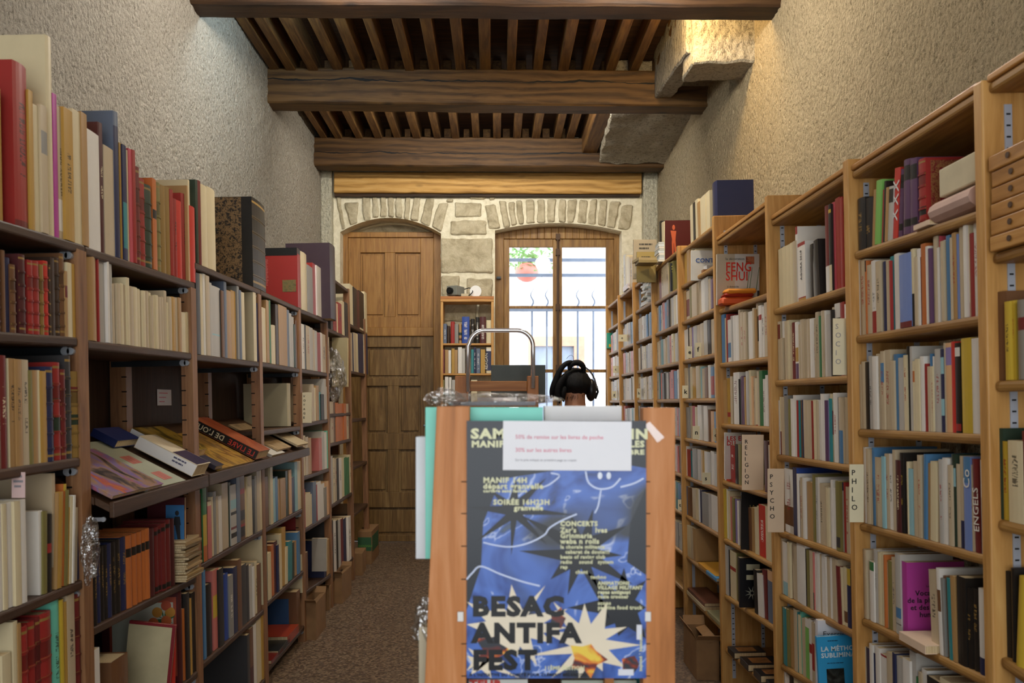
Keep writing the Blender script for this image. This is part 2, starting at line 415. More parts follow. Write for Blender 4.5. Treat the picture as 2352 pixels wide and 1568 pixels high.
# the dressed stones bedded in it
def cp(x, y): return (760+x/3.136, 400+y/3.136)
st = []
def stone4(a, b, c, d):
    """top left, top right, bottom right, bottom left in photo points"""
    q = [XZ(*k) for k in (d, c, b, a)]
    f, k = YE-.022, YE+.02
    st.append([(q[0][0], f, q[0][1]), (q[1][0], f, q[1][1]), (q[1][0], k, q[1][1]), (q[0][0], k, q[0][1]), (q[3][0], f, q[3][1]), (q[2][0], f, q[2][1]), (q[2][0], k, q[2][1]), (q[3][0], k, q[3][1])])
def soff(pts, u):
    for (a, b), (c, d) in zip(pts, pts[1:]):
        if a <= u <= c: return lerp(b, d, (u-a)/(c-a))
    return pts[0][1]
dpts, wpts = arc(781, 533, 1013, 536, 500), arc(1137, 529, 1428, 531, 512)
for ta, tb, ba, bb, t in [(38, 70, 84, 104, 160), (100, 200, 138, 190, 205), (228, 282, 238, 285, 168), (298, 338, 300, 345, 165), (360, 402, 356, 402, 165), (418, 452, 412, 452, 165), (470, 508, 462, 512, 165), (535, 572, 522, 562, 165), (596, 645, 572, 630, 168), (690, 752, 645, 708, 170), (775, 850, 725, 790, 210)]:
    a, b = cp(ba, 0)[0], cp(bb, 0)[0]
    stone4(cp(ta, t), cp(tb, t), (b, soff(dpts, b)-2), (a, soff(dpts, a)-2))
for ta, tb, ba, bb, t in [(1112, 1185, 1142, 1225, 220), (1208, 1262, 1246, 1292, 195), (1280, 1322, 1300, 1340, 205), (1332, 1375, 1352, 1392, 190), (1400, 1460, 1412, 1470, 185), (1488, 1540, 1488, 1545, 182), (1560, 1622, 1560, 1612, 182), (1645, 1692, 1640, 1690, 182), (1708, 1772, 1700, 1752, 185), (1790, 1848, 1778, 1835, 185), (1868, 1915, 1850, 1902, 185), (1938, 1992, 1918, 1972, 185), (2010, 2082, 1985, 2045, 200), (2095, 2175, 2068, 2150, 225)]:
    a, b = cp(ba, 0)[0], cp(bb, 0)[0]
    stone4(cp(ta, t), cp(tb, t), (b, soff(wpts, b)-2), (a, soff(wpts, a)-2))
for x0, x1, y0, y1 in [(830, 885, 180, 205), (1000, 1110, 160, 182), (1140, 1185, 162, 190), (895, 1085, 208, 308), (860, 1122, 336, 436), (795, 1165, 465, 708), (797, 925, 728, 905), (978, 1165, 752, 905), (797, 1050, 925, 1060), (1066, 1165, 925, 1060)]:
    stone4(cp(x0, y0), cp(x1, y0), cp(x1, y1), cp(x0, y1))
o = rough_box('wall_stones', st, .03, .012, M['stone'], 12); tag(o, 'pale limestone voussoirs and pier blocks of the end wall', None, None, 'structure')

# plaster strips in the two far corners
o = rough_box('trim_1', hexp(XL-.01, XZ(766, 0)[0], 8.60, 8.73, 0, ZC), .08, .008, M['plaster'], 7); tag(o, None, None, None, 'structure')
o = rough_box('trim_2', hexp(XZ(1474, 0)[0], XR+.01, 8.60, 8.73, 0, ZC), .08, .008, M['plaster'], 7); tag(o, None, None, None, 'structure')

# timbers of the ceiling
def beam(y, z, h, dy, mat, rot, label):
    o = rough_box('ceiling_beam', hexp(-1.9, 1.8, 0, dy, 0, h), .06, .006, mat, 3.0, seed=y)
    o.matrix_basis = at(0, y, z, 0, 0, rot); tag(o, label, None, None, 'structure')
beam(4.88, 3.85, .30, .19, M['beamShade'], .006, 'nearest dark ceiling beam, at the top of the view')  # darker timber colour paints in the shade of a beam lit from behind
beam(6.58, 3.875, .285, .20, M['beamA'], .009, 'middle dark ceiling beam with a long crack')
beam(8.27, 3.865, .295, .20, M['beamB'], .006, 'farthest dark ceiling beam, just in front of the end wall')
p0, p1 = W(766, 443, 8.62), W(1475, 395, 8.62)
o = rough_box('trim_3', hexp(p0.x, p1.x, 0, .1, 0, p1.z-p0.z), .06, .004, M['lintel'], 4); o.matrix_basis = at(0, 8.62, p0.z, 0, 0, .003)
tag(o, 'pale timber lintel board across the end wall', None, None, 'structure')
mb = MB(); q0, q1 = W(768, 451, 8.66), W(1470, 443, 8.66); mb.box(q0.x, q1.x, 8.66, 8.74, q0.z, q1.z+.01); tag(mb.build('trim_4', M['beamShade']), None, None, None, 'structure')  # dark strip standing in for the shadow line under the lintel

def joists(us, d, y0, y1, w=.075):
    for u in us:
        x = (u-U0)/F*d + rnd.uniform(-.006, .006)
        ww = w*rnd.uniform(.85, 1.12)
        mb = MB(); mb.box(-ww/2, ww/2, 0, y1-y0, 0, .155)
        o = mb.build('ceiling_joist', M['joist'], None, at(x, y0, 4.148+rnd.uniform(-.006, .006), rnd.uniform(-.006, .006)), bevel=.006)
        tag(o, None, None, None, 'structure')
joists([632, 670, 719, 776, 826, 883, 942, 999, 1057, 1114, 1172, 1233, 1290, 1347, 1403, 1460, 1512], 6.6, 5.05, 6.7)
joists([744, 780, 826, 870, 914, 958, 1002, 1048, 1094, 1140, 1185, 1232, 1278, 1312], 8.29, 6.75, 8.4, .07)
joists([762+44.5*k for k in range(17)], 8.6, 8.44, 8.74, .07)
mb = MB(); mb.box(-.075, .075, 0, 1.6, 0, .3); tag(mb.build('ceiling_joist', M['joist'], None, at((1356-U0)/F*8.2, 6.76, 4.0), bevel=.01), None, None, None, 'structure')

# the plastered flue boxing and stone corbel high on the right
c0, c1 = W(1588, 150, 5.45), W(1728, 20, 5.45)
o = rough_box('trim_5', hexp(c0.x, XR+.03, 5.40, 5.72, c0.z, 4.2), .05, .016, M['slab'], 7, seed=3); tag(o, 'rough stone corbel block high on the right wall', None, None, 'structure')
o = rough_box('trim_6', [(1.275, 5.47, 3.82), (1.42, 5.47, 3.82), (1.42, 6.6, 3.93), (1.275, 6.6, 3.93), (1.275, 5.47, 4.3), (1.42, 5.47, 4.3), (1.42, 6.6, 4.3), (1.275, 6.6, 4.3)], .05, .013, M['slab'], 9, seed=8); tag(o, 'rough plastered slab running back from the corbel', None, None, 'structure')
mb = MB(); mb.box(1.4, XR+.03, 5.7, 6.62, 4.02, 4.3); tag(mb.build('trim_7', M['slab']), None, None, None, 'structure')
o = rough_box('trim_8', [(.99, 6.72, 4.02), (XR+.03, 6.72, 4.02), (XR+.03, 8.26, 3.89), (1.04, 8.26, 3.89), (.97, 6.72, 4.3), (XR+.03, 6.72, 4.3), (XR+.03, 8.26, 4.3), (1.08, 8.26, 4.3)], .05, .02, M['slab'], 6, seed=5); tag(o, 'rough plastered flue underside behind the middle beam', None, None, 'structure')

# ------------------------------------------------------------------ door
def panel(mb, u0, v0, u1, v1, d, y0, y1, mi=0):
    a, b = W(u0, v1, d), W(u1, v0, d); mb.box(a.x, b.x, y0, y1, a.z, b.z, mi)
DD = 8.93
fr = thing('door_1', 'old oak door with panels in the arched opening of the stone wall', None); fr['kind'] = 'structure'
mb = MB(); a, b = W(784, 1243, DD), W(1011, 534, DD)
for q in ((784, 534, 800, 1243), (996, 534, 1016, 1243)): panel(mb, *q, DD, DD-.03, DD+.06)
panel(mb, 800, 534, 996, 546, DD, DD-.03, DD+.06); panel(mb, 800, 752, 996, 772, DD, DD-.025, DD+.05)
mb.build('door_frame', M['oakZ'], fr, bevel=.006)
mb = MB(); panel(mb, 800, 546, 996, 755, DD, DD+.026, DD+.05)
for q in ((800, 546, 828, 752), (966, 546, 996, 752), (884, 580, 908, 728), (828, 546, 966, 580), (828, 728, 966, 752)): panel(mb, *q, DD, DD-.006, DD+.03)
for q in ((833, 586, 879, 722), (913, 586, 961, 722)): panel(mb, *q, DD, DD+.012, DD+.04)
mb.build('upper_panel', M['oakZ'], fr, bevel=.004)
mb = MB(); panel(mb, 800, 772, 996, 1243, DD, DD+.028, DD+.05)
for q in ((800, 772, 842, 1240), (966, 772, 996, 1240), (842, 772, 966, 797), (842, 868, 966, 886), (842, 995, 966, 1032), (842, 1130, 966, 1165), (890, 886, 916, 995), (890, 1032, 916, 1130), (842, 1228, 966, 1243)): panel(mb, *q, DD, DD-.003, DD+.03)
for q in ((848, 803, 960, 862), (847, 892, 885, 989), (921, 892, 961, 989), (847, 1038, 885, 1124), (921, 1038, 961, 1124), (848, 1171, 960, 1222)): panel(mb, *q, DD, DD+.014, DD+.04)
mb.build('lower_leaf', M['oakZ2'], fr, bevel=.004)
mb = MB(); p = W(975, 977, DD-.01); mb.ball((p.x, p.y, p.z), .012); mb.build('door_knob', M['steel'], fr, smooth=True)
mb = MB(); a, b = W(781, 536, 9.0), W(1013, 495, 9.0); mb.box(a.x, b.x, 9.07, 9.14, a.z-.3, b.z+.05); tag(mb.build('trim_9', M['stone']), None, None, None, 'structure')
# ------------------------------------------------------------------ window
WD = 8.93
wn = thing('window_1', 'tall oak casement window in the arched opening of the stone wall', None); wn['kind'] = 'structure'
mb = MB()
for q in ((1134, 531, 1157, 1243), (1410, 531, 1426, 1243)): panel(mb, *q, WD, WD-.03, WD+.07)
wa = [XZ(u, v-1, WD) for u, v in wpts]; zb = XZ(0, 549, WD)[1]
for (x0, z0), (x1, z1) in zip(wa, wa[1:]):
    mb.hexa([(x0, WD-.02, zb), (x1, WD-.02, zb), (x1, WD+.07, zb), (x0, WD+.07, zb), (x0, WD-.02, z0), (x1, WD-.02, z1), (x1, WD+.07, z1), (x0, WD+.07, z0)])
mb.build('window_frame', M['winZ'], wn, bevel=.005)
for n_, (l, r) in {'casement': (1157, 1281), 'casement.001': (1281, 1410)}.items():
    g0, g1 = (1170, 1270) if l < 1200 else (1291, 1392)
    mb = MB()
    for q in ((l, 549, g0, 1243), (g1, 549, r, 1243)): panel(mb, *q, WD, WD, WD+.05)
    panel(mb, g0, 549, g1, 567, WD, WD, WD+.05); panel(mb, g0, 1130, g1, 1243, WD, WD, WD+.05)
    for v0, v1 in ((702, 708), (848, 855), (995, 1003)): panel(mb, g0, v0, g1, v1, WD, WD+.005, WD+.045)
    c = mb.build(n_, M['winZ'], wn, bevel=.004)
    mb = MB(); panel(mb, g0-2, 565, g1+2, 1135, WD, WD+.022, WD+.026); mb.build('pane', M['glass'], c)
mb = MB(); x = W(1281, 0, WD).x; mb.tube([(x, WD-.03, XZ(0, 1240, WD)[1]), (x, WD-.03, XZ(0, 541, WD)[1])], .012)
for v in (545, 580, 706, 845, 990): mb.box(x-.022, x+.022, WD-.045, WD, XZ(0, v+7, WD)[1], XZ(0, v-7, WD)[1])
mb.build('bolt_rod', plain('rusty_iron', '4a3524', .6, .3), wn)
mb = MB(); a = W(1142, 638, WD-.05); mb.box(a.x-.005, a.x+.04, WD-.07, WD-.03, a.z-.012, a.z+.012); mb.build('latch_hook', M['darkmetal'], wn)

# ------------------------------------------------------------------ outside: the yard seen through the panes
mb = MB(); mb.box(-7, 9, 9.17, 14.5, -.15, -.03); tag(mb.build('ground_outside', plain('yard_paving', 'a8a49c', .9)), None, None, None, 'structure')
mb = MB(); mb.box(-7, 9, 13.6, 13.9, -.1, 7.5); tag(mb.build('wall_outside', plain('white_render', 'e6e6e6', .9)), 'white rendered wall across the yard', None, None, 'structure')
od = thing('door_2', 'orange framed door across the yard', None); od['kind'] = 'structure'
mb = MB()
for q in ((1206, 773, 1342, 795), (1206, 795, 1222, 1150), (1318, 795, 1342, 1150)): panel(mb, *q, 13.5, 13.45, 13.6)
mb.build('door_frame', plain('orange_paint', 'c49a84', .6), od)
mb = MB(); panel(mb, 1222, 795, 1318, 1150, 13.5, 13.52, 13.6); mb.build('door_leaf', plain('grey_blue_paint', '8796ab', .6), od)
rl = thing('iron_railing', 'thin iron railing with wavy spikes outside the window', 'railing')
mr_ = plain('railing_iron', '74849e', .6, 0.0)
for u in (1222, 1256, 1327, 1363):
    x = W(u, 0, 10.2).x; zt = W(0, 664, 10.2).z
    mb = MB(); mb.tube([(x, 10.2, 0)]+[(x, 10.2, zt-.22)]+[(x+.018*math.sin(k*1.1), 10.2, zt-.2+k*.03) for k in range(8)], [.012]*2+[.012-.0013*k for k in range(8)], 8); mb.build('spiked_bar', mr_, rl, smooth=True)
mb = MB(); z = W(0, 711, 10.2).z; mb.box(-.2, 1.6, 10.185, 10.215, z-.02, z+.02); mb.build('cross_rail', mr_, rl)
for v in (597, 632):
    mb = MB(); z = W(0, v, 10.2).z; mb.box(-.4, 1.9, 10.18, 10.22, z-.018, z+.018); mb.build('upper_rail', mr_, rl)
mb = MB(); x = W(1203, 0, 12.5).x; mb.tube([(x, 12.5, 0), (x, 12.5, 6)], .07); tag(mb.build('drainpipe', plain('pipe_grey', 'b4c0d2', .5), smooth=True), 'pale grey drainpipe outside behind the railing', 'pipe')
pl = thing('hanging_plant', 'green plant in a red pot outside the upper left pane', 'plant')
mb = MB(); c = W(1210, 625, 11.0); mb.ball(c, (.16, .16, .13)); mb.build('pot', plain('red_pot', 'e08a80', .5), pl, smooth=True)
mb = MB(); lf = random.Random(4)
for k in range(260):
    p = c+Vector((lf.gauss(0, .17), lf.gauss(0, .15), .2+lf.gauss(0, .1))); a = Vector((lf.uniform(-1, 1), lf.uniform(-1, 1), lf.uniform(-.6, .6))).normalized()*.05; b = a.cross(Vector((lf.uniform(-1, 1), .5, 1))).normalized()*.02
    mb.quad([p-a, p+b, p+a, p-b])
mb.build('foliage', plain('leaf_green', '9cc48a', .6), pl)
# ================================================================== BOOKCASES
PR = [2278, 1965, 1779, 1654, 1569, 1507, 1463, 1428, 1400]      # upright of each bay boundary, photo column at eye height
PLf = [205, 455, 605, 695, 757, 808, 843]
YR = [pt('R', u, V0)[0] for u in PR]
YL = [pt('L', u, V0)[0] for u in PLf]
# shelves: sight points of the front edge (left, right)
SH = {
 ('R', 0): [(2285, 581, 2352, 561), (2288, 874.6, 2352, 872), (2293, 1192.5, 2352, 1207), (2306, 1513, 2352, 1546)],
 ('R', 1): [(1967, 577, 2260, 477), (1972, 770, 2266, 721), (1973, 985, 2272, 998), (1978, 1201, 2276, 1279), (1975, 1415, 2278, 1563), 0.50],
 ('R', 2): [(1795, 704, 1951, 654), (1774, 874, 1955, 861), (1782, 1043, 1948, 1067), (1802, 1222, 1959, 1278), (1783, 1358, 1961, 1451), (1776, 1511, 1861, 1564), .15],
 ('R', 3): [(1648, 712, 1770, 669), (1652, 834, 1772, 817), (1650, 972, 1773, 980), (1662, 1103, 1773, 1136), (1655, 1231, 1773, 1293), (1662, 1362, 1775, 1437), (1662, 1482, 1751, 1561)],
 ('R', 4): [2.45, 2.235, 2.01, 1.768, 1.526, 1.283, 1.045, .80, .545, .31],
 ('L', 0): [(0, 503, 203, 565), (0, 762, 195, 777), (0, 1079, 195, 1049), (0, 1410, 200, 1327), .62],
 ('L', 1): [(203, 567, 452, 650), (203, 781, 445, 811), None, (215, 1440, 455, 1320), .42],
 ('L', 2): [(455, 604, 612, 670), (455, 813, 598, 831), None, (460, 1297, 605, 1215), (470, 1520, 605, 1400), .07],
 ('L', 3): [(610, 670, 690, 707), (600, 830, 690, 846), 1.355, (605, 1215, 690, 1170), .45, .105],
 ('L', 4): [(693, 709, 757, 736), (693, 846, 757, 857), (695, 972, 755, 962), (695, 1095, 755, 1075), (695, 1218, 762, 1178), (692, 1365, 758, 1318)],
 ('L', 5): [2.46, 2.055, 1.42, 1.2, .745, .2],
 ('L', 6): [2.18, 1.776, 1.36, .95, .55],
}
for k in (5, 6, 7, 8): SH['R', k] = list(SH['R', 4])
SH['R', 5][0] = SH['R', 6][0] = 2.475; SH['R', 7][0] = SH['R', 8][0] = 2.49
SH['R', 6][1] = SH['R', 7][1] = SH['R', 8][1] = 2.26

def bay_y(s, k):
    if s == 'R': return (YR[0]-.81 if k == 0 else YR[k-1]), YR[k]
    return (YL[0]-.9 if k == 0 else YL[k-1]), YL[k]

def shelf_z(s, k, i, y):
    e = SH[s, k][i]
    if isinstance(e, (int, float)): return e
    (ya, za), (yb, zb) = pt(s, e[0], e[1]), pt(s, e[2], e[3])
    return za+(zb-za)*(y-ya)/(yb-ya)

RTOP = {0: 2.254, 1: 2.254, 2: 2.267, 3: 2.345, 4: 2.45, 5: 2.475, 6: 2.475, 7: 2.49, 8: 2.49}
RNAME = {0: 'with the stacked wooden boards', 1: 'right of the PHILO card', 2: 'holding the SOCIO card', 3: 'holding the RELIGION card', 4: 'with the e and f letter cards', 5: 'under the dark red art book', 6: 'with the pile of white booklets', 7: 'with the c letter card', 8: 'next to the window, with the teal box'}
for k in range(9):
    y0, y1 = bay_y('R', k)
    t = thing('bookcase', 'pine bookcase unit '+RNAME[k]+', along the right wall', 'bookcase', MS['R'] @ at(XF['R'], y1, 0), 'pine bookcase units along the right wall')
    far = max(RTOP[k], RTOP.get(k+1, 0)) if k < 8 else RTOP[8]
    mb = MB(); mb.box(-.02, .27, -.018, .018, 0.0, far+(.03 if k in (1, 2, 3) else .01)); mb.build('side_panel', M['pineZ'], t, bevel=.004)
    L = y1-y0
    if k < 4:
        mb = MB(); mb.box(-.005, .27, -L+.018, -.018, RTOP[k]-.024, RTOP[k]); mb.build('top_panel', M['shelfpine'], t, bevel=.008)
        mb = MB(); mb.box(-.012, .01, -L+.018, -.018, RTOP[k]-.075, RTOP[k]-.03) if False else mb.box(-.008, .012, -L+.018, -.018, RTOP[k]+.002, RTOP[k]+.02); mb.build('top_rail', M['pineY'], t, bevel=.004)
    for i in range(len(SH['R', k])):
        z0, z1 = shelf_z('R', k, i, y0), shelf_z('R', k, i, y1)
        mb = MB(); a, b = -L+.018, -.018
        mb.hexa([(-.004, a, z0-.026), (.25, a, z0-.026), (.25, b, z1-.026), (-.004, b, z1-.026), (-.004, a, z0), (.25, a, z0), (.25, b, z1), (-.004, b, z1)])
        mb.build('shelf', M['shelfpine'], t, bevel=.009)
    for za, zb in ((.05, .12), (RTOP[k]-.12, RTOP[k]-.03)): mb = MB(); mb.box(.252, .268, -L+.018, -.018, za, zb); mb.build('back_rail', M['pineY'], t)
    for x in (.04, .195):
        mb = MB(); mb.box(x-.009, x+.009, -.021, -.0182, .06, far-.05)
        if k < 4:
            z = .1
            while z < far-.06: mb.box(x-.005, x+.005, -.0216, -.0209, z, z+.004, 1); z += .027
        mb.build('shelf_strip', [M['strip'], M['soot']], t)  # 'soot' is plain matt black, drawn for notches and slots

LNAME = {0: 'closest to the viewer, full of leather bindings', 1: 'with the sloping display of art books', 2: 'just past the sloping art book display', 3: 'with the upright red art book on top', 4: 'holding the VOYAGE card', 5: 'with the film wrapped parcel', 6: 'half empty, beside the oak door'}
LTOP = {0: 1.955, 1: 1.97, 2: 2.07, 3: 2.09, 4: 2.1, 5: 2.47, 6: 2.3}
BD = .345   # depth of the left units
for k in range(7):
    y0, y1 = bay_y('L', k); L = y1-y0
    t = thing('bookcase', 'brown wooden shelving unit '+LNAME[k]+', along the left wall', 'bookcase', MS['L'] @ at(XF['L'], y1, 0), 'brown shelving units along the left wall')
    top = LTOP[k] if k in (0,) else max(LTOP[k], LTOP[k]); top = LTOP[k] if k > 4 else min(LTOP[k], LTOP[k+1])
    for nm, x0, x1 in (('front_post', -.046, 0.0), ('rear_post', -BD+.01, -BD+.075)):
        mb = MB(); mb.box(x0, x1, -.055, 0, 0, top-.002)
        if k < 4:
            z = .12
            while z < top-.05:
                if nm == 'front_post': mb.box(x0-.0005, x0+.018, -.0556, -.05, z, z+.005, 1)
                else: mb.box(x1-.018, x1+.0005, -.0556, -.05, z, z+.005, 1)
                z += .0595
        mb.build(nm, [M['postZ'], M['soot']], t)  # 'soot' is plain matt black, drawn for notches and slots
    mb = MB(); mb.box(-BD-.012, -BD, -L, 0, .02, top); mb.build('back_panel', M['backb'], t)
    for i, e in enumerate(SH['L', k]):
        if e is None: continue
        z0, z1 = shelf_z('L', k, i, y0), shelf_z('L', k, i, y1)
        a, b = -L+.001, (-.001 if i == 0 else -.056)
        mb = MB(); mb.hexa([(-BD+.001, a, z0-.028), (-.002, a, z0-.028), (-.002, b, z1-.028), (-BD+.001, b, z1-.028), (-BD+.001, a, z0), (-.002, a, z0), (-.002, b, z1), (-BD+.001, b, z1)])
        mb.build('shelf', M['darkY'], t, bevel=.006)
        if k < 4:
            mb = MB(); mb.box(-BD+.02, -.03, -.064, -.0565, z1-.052, z1-.03); br = mb.build('bracket', M['darkmetal'], t)
            mb = MB(); mb.tube([(-.035, -.068, z1-.041), (-.035, -.0565, z1-.041)], .013, 12); mb.tube([(-.02, -.068, z1-.041), (-.02, -.0565, z1-.041)], .011, 12); mb.build('bracket_end', M['steel'], br)

# sloping display boards over three left bays
def slope(u0, v0, u1, v1, name, label):
    xs = -1.165
    def P(u, v):
        d = xs*F/(u-U0); return d, EYE-(v-V0)/F*d
    (ya, za), (yb, zb) = P(u0, v0), P(u1, v1)
    t = thing(name, label, 'display shelf', MS['L'], None)
    n = .022; up = .20; bk = -1.215-BD+.02
    def zz(x, y): return za+(zb-za)*(y-ya)/(yb-ya)+up*(xs-x)/(xs-bk)
    def seg(mb, x0, x1, y0, y1): mb.hexa([(x0, y0, zz(x0, y0)-n), (x1, y0, zz(x1, y0)-n), (x1, y1, zz(x1, y1)-n), (x0, y1, zz(x0, y1)-n), (x0, y0, zz(x0, y0)), (x1, y0, zz(x1, y0)), (x1, y1, zz(x1, y1)), (x0, y1, zz(x0, y1))])
    mb = MB(); seg(mb, -1.208, xs, ya, yb); cur = ya
    for yp in YL:
        if ya-.02 < yp < yb+.08:
            if yp-.057 > cur+.02: seg(mb, bk, -1.208, cur, yp-.057)
            cur = yp+.002
    if yb > cur+.02: seg(mb, bk, -1.208, cur, yb)
    mb.build('sloping_board', M['darkY'], t)
    mb = MB(); mb.hexa([(xs-.002, ya, za-.04), (xs+.014, ya, za-.04), (xs+.014, yb, zb-.04), (xs-.002, yb, zb-.04), (xs-.002, ya, za+.008), (xs+.014, ya, za+.008), (xs+.014, yb, zb+.008), (xs-.002, yb, zb+.008)]); mb.build('front_lip', M['darkY'], t, bevel=.003)
    mb = MB(); mb.box(xs-.055, xs-.022, ya+.004, ya+.008, za-.05, za-.038); mb.tube([(xs-.022, ya+.003, za-.044), (xs-.022, ya+.009, za-.044)], .0075, 12); mb.build('bracket', M['steel'], t)
    return t, (ya, za), (yb, zb), xs, up/(xs-bk)
SL1 = slope(247, 1160, 468, 1095, 'display_shelf', 'nearer sloping brown display shelf, loaded with art books')
SL2 = slope(470, 1094, 704, 1031, 'display_shelf', 'farther sloping brown display shelf, under the tool book')

# ================================================================== BOOKS
PAL = {k: (hexc(h), w) for k, h, w in [
 ('wh', 'e3ded5', 'white'), ('cr', 'd9caa4', 'cream'), ('be', 'c2b092', 'beige'), ('ta', 'ae8856', 'tan'), ('oc', 'b88f40', 'ochre'), ('br', '6f4a2e', 'brown'), ('db', '38251b', 'dark brown'),
 ('mr', '4e1e22', 'maroon'), ('dr', '6e2022', 'dark red'), ('re', '9c2a28', 'red'), ('rr', 'c8352b', 'bright red'), ('pk', 'c04a58', 'pinkish red'), ('sa', 'c9736c', 'salmon'), ('or', 'c06c34', 'orange'),
 ('ye', 'c9aa38', 'yellow'), ('ol', '7f7742', 'olive'), ('gn', '2f7344', 'green'), ('lg', '7dbb5c', 'light green'), ('dg', '22382b', 'dark green'), ('mt', '6fc9b0', 'mint green'), ('te', '2a8388', 'teal'), ('lb', '93c0c8', 'pale blue'),
 ('bl', '4a7da8', 'blue'), ('db2', '2a4a9a', 'strong blue'), ('pb', '7289c2', 'periwinkle'), ('nv', '20284e', 'navy'), ('sl', '5f6b80', 'slate blue'), ('vi', '5f4060', 'violet'), ('pu', '8d7cb2', 'lavender'), ('mg', 'b13a94', 'magenta'),
 ('gr', '8d8b86', 'grey'), ('lt', 'bab6ae', 'light grey'), ('dk', '37373a', 'charcoal'), ('bk', '171516', 'black'), ('pe', 'dcae80', 'peach'), ('gd', '94753c', 'gilt brown'), ('mm', '8a8378', 'mottled grey')]}
ORD = 'first second third fourth fifth sixth seventh eighth ninth tenth eleventh twelfth thirteenth fourteenth fifteenth sixteenth seventeenth eighteenth nineteenth twentieth'.split()
def ordn(i):
    if i < 20: return ORD[i]
    t = {2: 'twenty', 3: 'thirty', 4: 'forty'}[(i+1)//10]
    return {2: 'twentieth', 3: 'thirtieth', 4: 'fortieth'}[(i+1)//10] if (i+1) % 10 == 0 else t+'-'+ORD[(i+1) % 10-1]

BOOKS = []      # every book waiting on a shelf
SHELFN = ['top', 'second', 'third', 'fourth', 'fifth', 'sixth', 'seventh', 'eighth', 'ninth', 'tenth']
BAYN = {('R', 0): 'bay with the wooden boards', ('R', 1): 'bay right of the PHILO card', ('R', 2): 'SOCIO card bay', ('R', 3): 'RELIGION card bay', ('R', 4): 'letter card bay',
        ('R', 5): 'art book bay', ('R', 6): 'booklet bay', ('R', 7): 'c card bay', ('R', 8): 'bay by the window', ('L', 0): 'nearest left bay', ('L', 1): 'left bay with the sloping display', ('L', 2): 'left bay past the display', ('L', 3): 'red art book bay',
        ('L', 4): 'VOYAGE card bay', ('L', 5): 'parcel bay', ('L', 6): 'bay by the oak door'}

def row(s, k, i, spec):
    u = None; n = 0
    for tok in spec.split():
        if tok[0] == 'g': u = float(tok[1:]); continue
        p = tok.split(','); u1 = float(p[0]); v = float(p[1]); c = p[2]
        BOOKS.append(dict(s=s, k=k, i=i, u0=u, u1=u1, v=v, c=c, fl=p[3:], n=n)); n += 1; u = u1

def fill(s, k, i, u0, u1, va, vb, cols, px=(3, 6), seed=0, step=.35):
    r = random.Random(seed*77+k*13+i*5+(s == 'R')*1000); u = u0; out = 'g%g' % u0; v = va
    cols = cols.split(); base = 0
    while u < u1-1.5:
        w = r.uniform(*px); n = min(u1, u+w)
        if r.random() < step: base = r.uniform(-4, 4)
        v = lerp(va, vb, (n-u0)/(u1-u0))+base+r.uniform(-1.5, 2)
        out += ' %.1f,%.1f,%s' % (n, v, r.choice(cols)) + ((',t'+r.choice(['re', 'bk', 'nv'])) if r.random() < .5 else '')
        u = n
    row(s, k, i, out)

